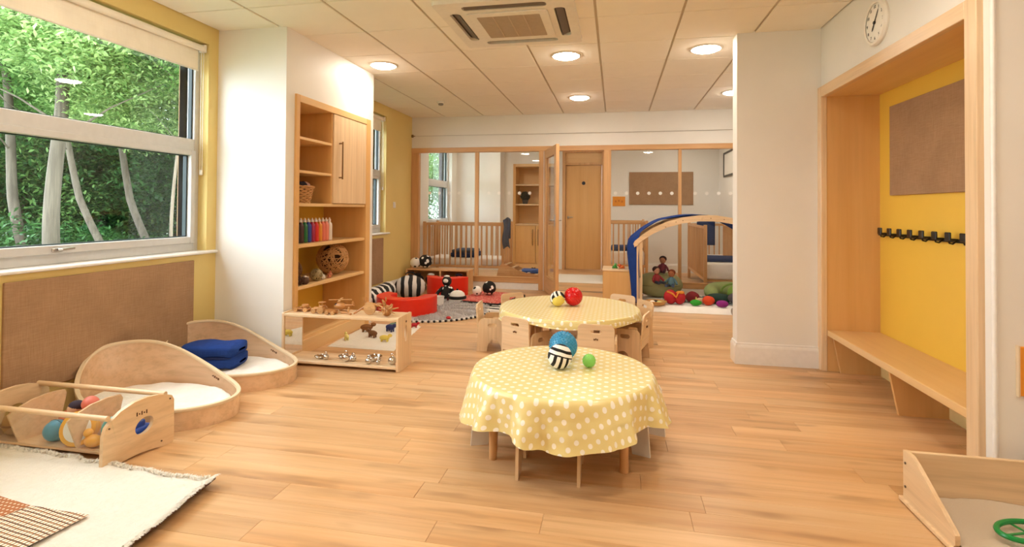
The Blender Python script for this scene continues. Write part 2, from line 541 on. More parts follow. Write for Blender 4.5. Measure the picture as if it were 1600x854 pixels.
# outer walls out of sight, closing the rooms
struct(bx(-3.34, 3.4, -2.62, -2.5, 0, H_TOP).build('wall_front', M['white'], smooth=False))
struct(bx(3.2, 3.4, -2.5, 2.52, 0, H_TOP).build('wall_right_near', M['white'], smooth=False))
struct(MB().box(1.535, 3.4, 2.52, 2.60, 0, H_TOP).box(1.535, 1.95, 2.6, 4.36, 2.125, H_TOP)
       .box(1.925, 2.05, 2.6, 4.36, 0, 2.2).box(2.05, 3.4, 2.6, 2.65, 0, H_TOP).build('wall_right', M['white'], smooth=False))
struct(bx(.932, 2.1, 4.352, 4.50, 0, H_TOP).build('wall_wing', M['white'], smooth=False))
struct(MB().box(1.95, 2.1, 4.5, 7.68, 0, H_TOP).build('wall_right_far', M['white'], smooth=False))
struct(MB().box(1.9, 2.1, 7.68, 10.45, 0, H_TOP).build('wall_right_nursery', M['white'], smooth=False))
# wall over the glazed screen
struct(bx(-3.08, 1.95, 7.60, 7.70, 2.105, H_TOP).build('wall_back', M['white'], smooth=False))
# back wall of the nursery beyond, with its cupboard recess and door opening
mb = MB()
mb.box(-3.34, -2.02, 10.35, 10.45, 0, H_TOP).box(-2.02, -1.10, 10.35, 10.45, 2.09, H_TOP)
mb.box(-1.10, -1.03, 10.35, 10.45, 0, H_TOP).box(-1.03, -.21, 10.35, 10.45, 2.36, H_TOP).box(-.21, 2.1, 10.35, 10.45, 0, H_TOP)
mb.box(-2.1, -1.05, 10.78, 10.85, 0, H_TOP)
mb.box(-1.1, -.1, 10.55, 10.60, 0, H_TOP)
struct(mb.build('wall_nursery', M['white'], smooth=False))
# the boxed-out pier in the nursery corner
struct(bx(-3.08, -2.20, 9.95, 10.35, 0, CZ-.05).build('wall_pier', M['white'], smooth=False))

# left pier that holds the shelves (hollow behind the shelf opening)
mb = MB()
mb.box(-3.08, -2.48, 3.588, 3.70, 0, H_TOP).box(-3.08, -2.48, 4.975, 5.06, 0, H_TOP)
mb.box(-3.08, -2.48, 3.70, 4.975, 2.085, H_TOP)
struct(mb.build('wall_pier_left', M['white'], smooth=False))

# skirtings
def skirt(name, pts, h=.165, t=.018):
    """run of skirting along a polyline; the board stands on the left side of travel"""
    mb = MB()
    for (x0, y0), (x1, y1) in zip(pts, pts[1:]):
        d = Vector((x1-x0, y1-y0, 0)); L = d.length; d.normalize(); n_ = Vector((-d.y, d.x, 0))
        m = axes((x0, y0, 0), n_, (0, 0, 1), d)
        mb.plate([(0, 0), (t, 0), (t, h-.035), (t*.8, h-.022), (t*.55, h-.016), (t*.55, h-.006), (t*.3, h), (0, h)], L, m)
    return struct(mb.build(name, M['skirt'], smooth=False))
skirt('baseboard_wing', [(1.51, 4.352), (.932, 4.352)])
skirt('baseboard_wing_end', [(.932, 4.352-.018), (.932, 4.5)])
skirt('baseboard_left', [(-3.08, 7.58), (-3.08, 5.06)][::1])
skirt('baseboard_nursery', [(1.9, 10.35), (-.2, 10.35)])
skirt('baseboard_right', [(3.2, 2.52), (1.56, 2.52)])
skirt('baseboard_nursery_right', [(1.9, 7.72), (1.9, 10.33)])

# rounded white strip painting the brighter lit wall edge beside the niche
struct(MB().cyl((1.543, 2.522, 0), (1.543, 2.522, CZ), .010, n=12).build('lit_wall_edge_1', M['skirt']))

# ------------------------------------------------------------------ windows
def window(num, W, xin=-3.155, split=1.655):
    y0, y1, z0, z1 = W
    r = sempty('window_%d' % num)
    xo = xin-.07
    f = MB()
    fw = .048
    for a, b, c, d in ((y0+fw, y1-fw, z0+.012, z0+.075), (y0+fw, y1-fw, z1-.05, z1), (y0, y0+fw, z0, z1), (y1-fw, y1, z0, z1), (y0+fw, y1-fw, split-.045, split+.045)):
        f.box(xo, xin, a, b, c, d, bev=.004)
    f.build('window_frame', M['frame_grey'], r, smooth=False)
    # opening lower sash
    s_ = MB(); a0, a1, c0, c1 = y0+fw-.006, y1-fw+.006, z0+.07, split-.04
    for a, b, c, d in ((a0+.045, a1-.045, c0, c0+.05), (a0+.045, a1-.045, c1-.04, c1), (a0, a0+.045, c0, c1), (a1-.045, a1, c0, c1)):
        s_.box(xo+.01, xin+.014, a, b, c, d, bev=.004)
    sash = s_.build('sash', M['frame_grey'], r, smooth=False)
    g = MB(); e = .012
    for (a, b, c, d) in ((a0+.045, a1-.045, c0+.05, c1-.04), (y0+fw, y1-fw, split+.045, z1-.05)):
        for q in ((a, b, c, c+.006), (a, b, d-.006, d), (a, a+e, c, d), (b-e, b, c, d)):
            g.box(xo+.02, xo+.05, *q)
    g.build('gasket', M['gasket'], r, smooth=False)
    bx(xo+.030, xo+.034, a0+.045, a1-.045, c0+.05, c1-.04).build('glass_pane', M['glass'], r, smooth=False)
    bx(xo+.030, xo+.034, y0+fw, y1-fw, split+.045, z1-.05).build('glass_pane', M['glass'], r, smooth=False)
    h = MB(); yc = (a0+a1)/2+(.32 if num == 1 else 0)
    h.box(xin+.014, xin+.026, yc-.03, yc+.03, c0+.012, c0+.034, bev=.004).tube([(xin+.03, yc, c0+.024), (xin+.045, yc+.01, c0+.026), (xin+.048, yc+.075, c0+.03)], .007)
    h.build('window_handle', M['steel'], r)
    sl_ = MB()
    sl_.plate([(xin-.005, z0-.012), (-3.055, z0-.012), (-3.045, z0-.006), (-3.045, z0+.004), (-3.055, z0+.012), (xin-.005, z0+.012)],
              y1-y0+(.16 if num < 3 else .04), axes((0, y0-(.08 if num < 3 else .02), 0), (1, 0, 0), (0, 0, 1), (0, 1, 0)))
    sl_.build('window_sill', M['skirt'], r, smooth=False)
    # brick reveal outside
    bx(-3.345, xo, y0-.05, y0, z0, z1).build('outer_reveal', M['burlap'], r, smooth=False)
    bx(-3.345, xo, y1, y1+.05, z0, z1).build('outer_reveal', M['burlap'], r, smooth=False)
    return r
window(1, W1); window(2, W2); window(3, W3)

def blind(W, drop, label):
    y0, y1, z0, z1 = W
    b = thing('roller_blind', label, 'blind', (-3.115, (y0+y1)/2, z1-.04))
    L = (y1-y0)/2-.01
    MB().cyl((0, -L, 0), (0, L-.025, 0), .024, n=16).build('roller', M['blind'], b)
    for a, c_ in ((L-.025, L), (-L, -L+.02)): bx(-.026, .026, a, c_, -.03, .03, bev=.004).build('bracket', M['whitep'], b, smooth=False)
    bx(-.024, -.021, -L+.01, L-.035, -drop, -.005).build('blind_fabric', M['blind'], b, smooth=False)
    MB().cyl((-.022, -L+.01, -drop), (-.022, L-.035, -drop), .007, n=8).build('bottom_bar', M['whitep'], b)
    c = MB(); c.tube([(.006, L-.012, 0), (.006, L-.012, -.95)], .0028, 6); c.tube([(-.014, L-.012, 0), (-.012, L-.012, -.93)], .0028, 6)
    c.box(-.016, .010, L-.018, L-.006, -.97, -.93, bev=.003)
    c.build('pull_cord', M['whitep'], b)
blind(W1, .17, 'cream roller blind part lowered over the large window on the left')
blind(W2, .17, 'cream roller blind on the narrow window behind the shelved pier')

# ------------------------------------------------------------------ glazed screen between the rooms
Y0, Y1 = 7.585, 7.665
scr = sempty('wall_screen')
def post(x0, x1, z0=0, z1=2.105, nm='post', e=0): bx(x0, x1, Y0-e, Y1+e, z0, z1, bev=.003).build(nm, M['oak_z'], scr, smooth=False)
post(-3.08, -2.958); post(-1.10, -1.03); post(-.167, -.062); post(1.83, 1.95)
post(-2.071, -2.019, .18, 2.034, 'mullion', -.008); post(.861, .903, .18, 2.034, 'mullion', -.008)
bx(-3.08, 1.95, Y0-.004, Y1, 2.034, 2.107, bev=.003).build('head_rail', M['oak_x'], scr, smooth=False)
for a, b in ((-2.958, -1.10), (-.062, 1.83)):
    bx(a, b, Y0, Y1, .10, .182, bev=.003).build('sill_rail', M['oak_x'], scr, smooth=False)
    bx(a, b, Y0+.012, Y1-.01, 0, .10).build('skirting_board', M['skirt'], scr, smooth=False)
    bx(a, b, Y0-.012, Y0+.012, .168, .184, bev=.003).build('sill_bead', M['oak_x'], scr, smooth=False)
for a, b in ((-2.958, -2.071), (-2.019, -1.10), (-.062, .861), (.903, 1.83)):
    g = bx(a, b, 7.622, 7.628, .182, 2.034).build('glass_pane', M['glass2'], scr, smooth=False)
    x = math.ceil((a+.04)/.155)*.155
    while x < b-.03:
        MB().cyl((x, 7.6215, 1.42), (x, 7.6205, 1.42), .024, n=16).build('frosted_dot', M['dot'], g)
        x += .155
# picture-wire above the screen
ww = thing('curtain_wire', 'thin wire run along the wall above the glazed screen', 'wire', (0, 7.6, 2.292))
MB().tube([(-3.07, -.012, 0), (-1, -.012, -.004), (.9, -.012, -.003), (1.94, -.012, 0)], .0025, 6).build('wire', M['steel'], ww)
MB().box(-3.085, -3.05, -.03, 0, -.022, .022, bev=.006).cyl((-3.05, -.015, 0), (-3.02, -.012, 0), .01, .004).build('wall_bracket', M['bronze'], ww)

# door of the screen, standing open towards the room
ang = math.atan2(6.80-7.58, -.735+1.0)
door = struct(thing('door_1', '', '', (-1.0, 7.575, 0), ang))
del door['label']; del door['category']
DWd = .80
def dp(x0, x1, z0, z1, m='oak_z', nm='door_stile', t=.022):
    return bx(x0, x1, -t, t, z0, z1, bev=.003).build(nm, M[m], door, smooth=False)
dp(0, .11, .01, 2.04); dp(DWd-.11, DWd, .01, 2.04)
dp(.11, DWd-.11, 1.93, 2.04, 'oak_x', 'door_rail'); dp(.11, DWd-.11, .01, .22, 'oak_x', 'door_rail')
bx(.11, DWd-.11, -.003, .003, .22, 1.93).build('glass_pane', M['glass2'], door, smooth=False)
bd = MB()
for s_ in (-1, 1):
    for a, b, c, d in ((.11, .125, .22, 1.93), (DWd-.125, DWd-.11, .22, 1.93), (.125, DWd-.125, .22, .235), (.125, DWd-.125, 1.915, 1.93)):
        bd.box(a, b, s_*.006, s_*.02, c, d)
bd.build('glazing_bead', M['oak_z'], door, smooth=False)
for s_ in (-1, 1):
    h = MB().cyl((DWd-.055, s_*.022, 1.04), (DWd-.055, s_*.06, 1.04), .010, n=10).tube([(DWd-.055, s_*.06, 1.04), (DWd-.08, s_*.064, 1.04), (DWd-.17, s_*.062, 1.04)], .009)
    h.box(DWd-.075, DWd-.035, s_*.022, s_*.028, .96, 1.12, bev=.003)
    h.build('door_handle', M['steel'], door)
for z in (.22, 1.05, 1.85): MB().cyl((.0, .028, z-.05), (0, .028, z+.05), .009, n=10).build('hinge', M['steel'], door)
bx(-1.03, -1.012, Y0-.005, Y1, 0, 2.034).build('door_stop', M['skirt'], scr, smooth=False)
bx(-1.1, -.06, Y0, Y1, -.003, .004).build('threshold', M['steel'], scr, smooth=False)

# closed door at the back of the nursery
d2 = sempty('door_2')
bx(-.962, -.268, 10.375, 10.415, .01, 2.05, bev=.003).build('door_leaf', M['maple_z'], d2, smooth=False)
fr = MB(); fr.box(-1.03, -.97, 10.33, 10.46, 0, 2.36, bev=.003).box(-.26, -.21, 10.33, 10.46, 0, 2.36, bev=.003).box(-.97, -.26, 10.33, 10.46, 2.30, 2.36, bev=.003).box(-.97, -.26, 10.33, 10.46, 2.055, 2.10, bev=.003)
fr.build('door_frame', M['oak_z'], d2, smooth=False)
bx(-.97, -.26, 10.38, 10.40, 2.10, 2.30).build('transom_panel', M['maple_x'], d2, smooth=False)
MB().cyl((-.615, 10.374, 1.70), (-.615, 10.366, 1.70), .035, n=24).build('door_sign', P('2B2F3A'), d2)
MB().box(-.93, -.90, 10.345, 10.375, 1.0, 1.05, bev=.004).tube([(-.92, 10.34, 1.03), (-.82, 10.34, 1.03)], .009).build('door_handle', M['steel'], d2)

# ------------------------------------------------------------------ coat niche
NX = 1.905
nic = sempty('wall_niche')
bx(NX, NX+.018, 2.62, 4.31, 0, 2.06).build('back_panel', M['niche_yellow'], nic, smooth=False)
bx(1.515, NX, 4.29, 4.315, 0, 2.045).build('side_panel', M['maple_z'], nic, smooth=False)
bx(1.535, NX, 2.605, 2.64, 0, 2.045).build('side_panel', M['maple_z'], nic, smooth=False)
bx(1.515, NX, 2.605, 4.315, 2.045, 2.07).build('head_panel', M['maple_y'], nic, smooth=False)
AX0, AX1 = 1.508, 1.55
bx(AX0, AX1, 4.285, 4.362, 0, 2.122, bev=.003).build('frame_post', M['beech_z'], nic, smooth=False)
bx(AX0, AX1, 2.565, 2.645, 0, 2.122, bev=.003).build('frame_post', M['beech_z'], nic, smooth=False)
bx(AX0, AX1, 2.645, 4.285, 2.042, 2.122, bev=.003).build('frame_head', M['beech_y'], nic, smooth=False)

# ------------------------------------------------------------------ lamps, cassette, detector
def lamp(x, y, label=None, grp=None, z=CZ):
    t = thing('ceiling_light', label, 'light', (x, y, z), 0, grp)
    MB().lathe([(.001, -.028), (.05, -.027), (.09, -.022), (.112, -.012), (.118, 0)], 32, cap=False).build('diffuser', M['lamp'], t)
    MB().lathe([(.118, .0), (.120, -.010), (.132, -.008), (.142, 0)], 32, cap=False).build('trim_ring', M['whitep'], t)
    return t
lamp(-2.219, 4.73, 'round ceiling light nearest the shelved pier')
lamp(-.4416, 4.71, 'round ceiling light just beyond the ceiling air conditioner')
lamp(.7584, 4.71, 'round ceiling light near the top corner of the wing wall')
lamp(-.4416, 6.51, 'round ceiling light furthest back, above the open glazed door')
lamp(1.3584, 6.51, 'round ceiling light partly cut off by the wing wall edge')
for x, y in ((-2.22, 2.3), (-.44, 1.7), (.76, 2.3), (-2.22, .5), (-.44, -.7), (1.36, 1.1), (2.3, -.5)):  # unseen lamps, added to light the near room
    lamp(x, y, 'unseen round ceiling light added to light the near room', 'unseen lights added over the near room')
for x, y in ((-2.3, 9.0), (-.5, 8.6), (1.1, 9.2)):  # unseen lamps added to brighten the nursery
    lamp(x, y, 'unseen round ceiling light added to light the nursery', 'unseen lights added in the nursery', CZ-.06)

ac = thing('ceiling_air_conditioner', 'square white cassette air conditioner set in the ceiling', 'air conditioner', (-.745, 3.785, CZ))
h = .475; mb = MB()
fo = rrect(-h, h, -h, h, .03)
slots = [rrect(-.29, .29, .33, .405, .03), rrect(-.29, .29, -.405, -.33, .03), rrect(.33, .405, -.29, .29, .03), rrect(-.405, -.33, -.29, .29, .03)]
mb.plate(fo, .030, axes((0, 0, -.030), (1, 0, 0), (0, 1, 0)), holes=slots)
mb.build('cover', M['whitep'], ac, smooth=False)
for i, sl_ in enumerate(((0, .3675), (0, -.3675), (.3675, 0), (-.3675, 0))):
    v = i < 2
    m = Matrix.Rotation(math.radians(24*(1 if i in (0, 3) else -1)), 4, 'X' if v else 'Y')
    a = MB().box(*((-.28, .28, -.030, .030) if v else (-.030, .030, -.28, .28)), -.002, .002, mat=T(0, 0, 0) @ m)
    a.build('louvre', P('6E6258'), ac, loc=(sl_[0], sl_[1], -.014), smooth=False)
bx(-.41, .41, -.41, .41, -.006, -.001).build('slot_shade', M['dark'], ac, smooth=False)  # flat dark sheet paints the shaded depth behind the outlet slots
g = MB()
g.plate(rrect(-.285, .285, -.285, .285, .02), .008, axes((0, 0, -.040), (1, 0, 0), (0, 1, 0)), holes=[rrect(-.225, .225, -.225, .225, .01)])
g.build('grille_frame', M['whitep'], ac, smooth=False)
bx(-.225, .225, -.225, .225, -.034, -.031).build('filter', P('A8927A', .8), ac, smooth=False)
sl_ = MB()
for i in range(30):
    sl_.box(-.225, .225, -.222+i*.0153, -.222+i*.0153+.006, -.040, -.034)
for x in (-.11, 0, .11): sl_.box(x-.003, x+.003, -.225, .225, -.041, -.035)
s_ = sl_.build('grille_slats', P('CDB79C', .6), ac, smooth=False)
s_['kind'] = 'stuff'

sd = thing('smoke_detector', 'small white smoke detector on the far left of the ceiling', 'detector', (-2.24, 6.5, CZ))
MB().lathe([(.05, 0), (.052, -.01), (.045, -.022)], 24).build('base', M['whitep'], sd)
MB().lathe([(.030, -.022), (.034, -.030), (.030, -.045), (.012, -.050)], 24).build('sensor', P('8E877E'), sd)

ls = thing('light_switch', 'white light switch on the yellow wall near the glazed screen', 'switch', (-3.08, 6.96, 1.23), PI/2)
bx(-.043, .043, -.008, 0, -.043, .043, bev=.004).build('plate', M['whitep'], ls, smooth=False)
bx(-.012, .012, -.013, -.008, -.02, .02, bev=.003).build('rocker', M['skirt'], ls, smooth=False)
# ------------------------------------------------------------------ boards on the walls
def board_x(x, y0, y1, z0, z1, side, label, t=.018):
    o = thing('pin_board', label, 'pin board', (x, (y0+y1)/2, (z0+z1)/2))
    a, b = (0, t) if side > 0 else (-t, 0)
    bx(a, b, -(y1-y0)/2, (y1-y0)/2, -(z1-z0)/2, (z1-z0)/2, bev=.003).build('fabric_panel', M['burlap'], o, smooth=False)
    return o
board_x(-3.08, 2.13, 3.36, .19, .79, 1, 'brown hessian pin board under the large left window')
board_x(-3.08, 5.35, 6.59, .19, .785, 1, 'brown hessian pin board under the narrow window past the pier')
board_x(NX, 2.95, 4.115, 1.30, 1.925, -1, 'brown hessian pin board on the yellow back of the coat niche')
o = thing('pin_board', 'brown hessian pin board on the nursery wall behind the glass', 'pin board', (.85, 10.35, 1.595))
bx(-.59, .59, -.018, 0, -.312, .312, bev=.003).build('fabric_panel', M['burlap'], o, smooth=False)
o = thing('notice_card', 'small orange card on the nursery wall beside the door post', 'notice', (.066, 10.35, 1.345))
bx(-.12, .12, -.012, 0, -.093, .093, bev=.003).build('card', M['orange'], o, smooth=False)
for x, z in ((-.06, .0), (.0, .012), (.06, -.004)):
    bx(-.018, .018, -.014, -.012, -.018, .018).build('print', P('D67A18'), o, loc=(x, 0, z), smooth=False)
o = thing('notice_card', 'orange square card on the wall at the right edge', 'panel', (1.72, 2.52, .54))
bx(-.10, .10, -.014, 0, -.10, .10, bev=.003).build('panel_face', M['orange'], o, smooth=False)
bx(-.104, -.098, -.016, 0, -.104, .104).build('panel_edge', M['edge'], o, smooth=False)
# framed picture in the nursery
o = thing('framed_picture', 'black framed picture on the nursery side wall at top right', 'picture', (1.9, 9.35, 1.985))
fr = MB()
for a, b, c, d in ((-.5, .5, -.215, -.185), (-.5, .5, .185, .215), (-.5, -.47, -.185, .185), (.47, .5, -.185, .185)): fr.box(-.022, 0, a, b, c, d)
fr.build('frame', M['black'], o, smooth=False)
bx(-.010, -.004, -.47, .47, -.185, .185).build('print', P('E9E6DC', .3), o, smooth=False)

# clock
ck = thing('wall_clock', 'round white wall clock above the coat niche', 'clock', (1.535, 3.47, 2.315), -PI/2)
# local: -y faces the room
MB().lathe([(.135, 0), (.138, .012), (.130, .026), (.118, .030), (.112, .022)], 40, cap=False).build('rim', P('F4EEE4', .35), ck, rot=(PI/2, 0, 0))
MB().cyl((0, 0, 0), (0, -.018, 0), .116, n=40).build('dial', P('FBF7EE', .5), ck)
for i in range(1, 13):
    a = PI/2-i*PI/6
    me = text_mesh(str(i), .026, .0006); me.materials.append(M['black'])
    link('numeral', me, ck, (.094*math.cos(a), -.0195, .094*math.sin(a)), (PI/2, 0, 0))
def hand(nm, L, wd, deg):
    a = math.radians(deg)
    MB().plate([(-wd/2, -.018), (wd/2, -.018), (wd/2, L*.8), (0, L), (-wd/2, L*.8)], .002, Matrix.Rotation(PI/2, 4, 'X') @ T(0, 0, 0)).build(nm, M['black'], ck, loc=(0, -.021, 0), rot=(0, a, 0))
hand('minute_hand', .085, .007, 35); hand('hour_hand', .055, .010, 215)
MB().cyl((0, -.018, 0), (0, -.027, 0), .009, n=14).build('hub', M['black'], ck)

# bench in the niche
bn = thing('bench', 'maple bench with slanted legs built into the yellow coat niche', 'bench', (1.73, 3.46, 0))
bx(1.550-1.73, 1.904-1.73, 2.642-3.46, 4.288-3.46, .262, .305, bev=.003).build('seat', M['maple_y'], bn, smooth=False)
for yy in (4.262, 3.462, 2.665):
    MB().plate([(1.628-1.73, 0), (1.904-1.73, 0), (1.904-1.73, .262), (1.578-1.73, .262)], .022, axes((0, yy-3.46+.011, 0), (1, 0, 0), (0, 0, 1))).build('leg', M['maple_z'], bn, smooth=False)
bx(1.885-1.73, 1.904-1.73, 2.68-3.46, 4.24-3.46, 0, .10).build('back_rail', P('E3C98A'), bn, smooth=False)
# coat hooks
ck_ = thing('coat_rack', 'black coat rail with square black hooks on the yellow niche wall', 'coat rack', (NX, 3.6, 1.025))
bx(-.012, 0, -.78, .70, -.012, .010, bev=.002).build('rail', M['black'], ck_, smooth=False)
for yy in (4.173, 4.044, 3.916, 3.789, 3.658, 3.524, 3.395, 3.262, 3.13, 3.0):
    b = MB().box(-.055, -.012, -.024, .024, .0, .012, bev=.003).box(-.060, -.048, -.024, .024, .0, .048, bev=.004)
    b.tube([(-.012, 0, -.002), (-.030, 0, -.018), (-.046, 0, -.014), (-.05, 0, -.002)], .005, 6)
    b.build('hook', M['black'], ck_, loc=(0, yy-3.6, 0), smooth=False)

# ------------------------------------------------------------------ shelved unit in the pier
sx = -2.482
bc = thing('shelf_unit', 'built-in beech shelf unit with a door, set in the white pier', 'shelf unit', (-2.66, 4.34, 0))
def B(x0, x1, y0, y1, z0, z1, nm, m='maple_z', bev=.002):
    return bx(x0+2.66, x1+2.66, y0-4.34, y1-4.34, z0, z1, bev=bev).build(nm, M[m], bc, smooth=False)
D0 = -2.93
B(D0, sx+.020, 3.702, 3.748, .0, 2.085, 'side_frame'); B(D0, sx+.020, 4.885, 4.973, .0, 2.085, 'side_frame')
B(D0, sx+.020, 3.748, 4.885, 2.028, 2.085, 'top_frame', 'maple_y')
B(D0, sx+.020, 3.748, 4.885, .0, .115, 'plinth', 'maple_y')
B(D0-.012, D0, 3.748, 4.885, .115, 2.03, 'back_panel', 'niche_yellow', 0)
for z in (.140, .553, .888, 1.222): B(D0, sx+.004, 3.748, 4.885, z-.026, z, 'shelf', 'maple_y')
for z in (1.488, 1.758): B(D0, sx+.004, 3.748, 4.25, z-.022, z, 'shelf', 'maple_y')
B(D0, sx, 4.25, 4.272, 1.222, 2.028, 'divider')
dr = B(sx-.004, sx+.016, 4.268, 4.884, 1.226, 2.024, 'door', 'beech_z')
hd = MB().cyl((.0, 0, -.17), (0, 0, .17), .007, n=10)
for z in (-.155, .155): hd.cyl((0, 0, z), (-.034, 0, z), .006, n=8)
hd.build('door_handle', M['bronze'], dr, loc=(sx+.016+2.66+.034, 4.36-4.34, 1.615))

# paint bottles
cols = ['15100F', '2A1620', '4A2A26', '0F6A3A', '1B3F9A', 'A01A4A', 'D8241C', 'E2922A', 'E87A62', 'F08E78', 'EDE8E0']
nmc = ['black', 'plum', 'brown', 'green', 'blue', 'crimson', 'red', 'amber yellow', 'coral', 'salmon pink', 'white']
for i, (c, nc) in enumerate(zip(cols, nmc)):
    yy = 3.872+i*.0560
    b = thing('paint_bottle', '%s paint bottle in the row of bottles on the shelf' % nc, 'bottle', (-2.60, yy, .888), 0, 'paint bottles on the shelf')
    MB().lathe([(.020, 0), (.0265, .004), (.027, .012), (.027, .135), (.024, .152), (.013, .168), (.012, .178)], 18).build('bottle_body', P(c, .25), b)
    MB().lathe([(.014, .174), (.014, .190), (.0075, .196), (.006, .208)], 14).build('cap', P('F3EEE6', .35), b)

# wicker balls
def wicker(r, n, rt, seed, mat, loc, label, dark=False, sc=1):
    rg = random.Random(seed); t = thing('wicker_ball', label, 'ball', (loc[0], loc[1], loc[2]))
    mb = MB()
    for i in range(n):
        q = Euler((rg.uniform(0, 6.28), rg.uniform(0, 6.28), rg.uniform(0, 6.28))).to_matrix()
        d = rg.uniform(-.45, .45); rr = math.sqrt(1-d*d); ph = rg.uniform(0, 6)
        pts = [q @ (Vector((rr*math.cos(a), rr*math.sin(a), d+.08*math.sin(3*a+ph))).normalized()*r*rg.uniform(.965, 1.0)) for a in [2*PI*k/26 for k in range(26)]]
        mb.tube(pts, rt, 5, True)
    mb.build('woven_shell', mat, t)
    MB().ball((0, 0, 0), r*.80, nu=16, nv=10).build('gap_shade_core', P('4A2E16', .9), t)  # dark inner ball stands in for the shade between the strands
    return t
wicker(.148, 62, .0042, 1, M['wicker'], (-2.66, 4.60, .553+.149), 'large round ball of woven wicker on the lower shelf')
wicker(.092, 34, .0042, 2, M['wicker_dark'], (-2.74, 4.06, .553+.094), 'dark woven wicker ball at the near end of the lower shelf')
wicker(.052, 30, .0026, 3, P('A8946A', .7), (-2.54, 4.13, .553+.053), 'small grey-brown raffia ball at the front of the lower shelf')
# little finds next to them
o = thing('pine_cone', 'dark pine cone in the near corner of the lower shelf', 'pine cone', (-2.535, 3.86, .553))
mb = MB()
for k in range(60):
    z = .008+k*.0011; r = .034*math.sin(PI*min(1, (k+10)/72)); a = k*2.4
    mb.ball((r*math.cos(a), r*math.sin(a), z), .012, (1, 1, .4), 8, 5)
mb.build('scales', P('4A2E1C', .8), o)
o = thing('pebble_pot', 'small brown and white pot in front of the dark wicker ball', 'pot', (-2.52, 3.93, .553))
MB().lathe([(.018, 0), (.030, .012), (.034, .035), (.026, .055), (.024, .060), (.020, .05)], 20).build('bowl', P('5A3A28', .6), o)
MB().ball((0, 0, .058), .014, nu=12, nv=8).ball((.016, .008, .054), .010, nu=10, nv=6).build('pebbles', P('E8DFD4', .6), o)
def star(name, loc, r, col, label):
    o = thing(name, label, 'toy', loc); 
    out = [((r if i % 2 == 0 else r*.48)*math.cos(PI/2+i*PI/5), (r if i % 2 == 0 else r*.48)*math.sin(PI/2+i*PI/5)) for i in range(10)]
    MB().plate(out, .018, axes((.0, 0, r*.8), (0, 1, 0), (.25, 0, .97))).build('star_body', P(col, .6), o)
    MB().ball((.02, 0, r*.85), .011, nu=10, nv=6).build('star_button', P('C08060', .6), o)
star('star_ornament', (-2.54, 4.33, .553), .036, 'C97C5C', 'small terracotta star on the lower shelf before the large wicker ball')
o = thing('shell', 'small white shell between the raffia ball and the star', 'shell', (-2.54, 4.235, .553))
MB().ball((0, 0, .022), .022, (1, .8, 1), 14, 8, fn=lambda q: 1+.12*math.cos(9*math.atan2(q.y, q.x))).build('shell_body', P('F2EAE2', .5), o)

# basket on the third shelf
bk = thing('wicker_basket', 'small golden wicker basket on the upper left shelf', 'basket', (-2.62, 3.975, 1.222))
bk.scale = (1.15, 1.12, 1.0)
mb = MB(); n = 22
for k in range(9):
    z = .008+k*.0145; s_ = 1+.035*k
    pts = [(.068*s_*math.cos(a)*(1+.05*math.cos(2*a)), .098*s_*math.sin(a), z+.0045*math.sin(n*a/2+k*PI)) for a in [2*PI*i/44 for i in range(44)]]
    mb.tube(pts, .0072, 5, True)
for i in range(n):
    a = 2*PI*i/n; mb.tube([(.066*math.cos(a), .096*math.sin(a), .0), (.088*math.cos(a), .128*math.sin(a), .135)], .004, 5)
mb.build('woven_side', M['wicker'], bk)
MB().lathe([(.001, .004), (.9, .004), (.93, .01)], 24, sx=.068, sy=.098).build('base', M['wicker'], bk)
mb = MB(); pts = [(.092*math.cos(a), .134*math.sin(a), .140+.003*math.sin(14*a)) for a in [2*PI*i/48 for i in range(48)]]
mb.tube(pts, .009, 6, True).build('rim', M['wicker'], bk)
rg = random.Random(5)
for i, (c, nm, lb) in enumerate((('4A3A66', 'fabric_bundle', 'dark purple cloth bundle in the golden basket'), ('2E2B34', 'fabric_bundle', 'charcoal cloth bundle in the golden basket'), ('C9A090', 'fabric_bundle', 'pale pink cloth bundle in the golden basket'))):
    o = thing(nm, lb, 'cloth', (-2.62+(-.02, .02, .01)[i], 3.975+(-.06, .02, .075)[i], 1.222+.125))
    MB().ball((0, 0, .02), .050, (.9, 1.1, .8), 20, 12, fn=lambda q: 1+.14*math.sin(7*q.x+5*q.z+i)*math.cos(6*q.y)).build('folds', P(c, .9), o)

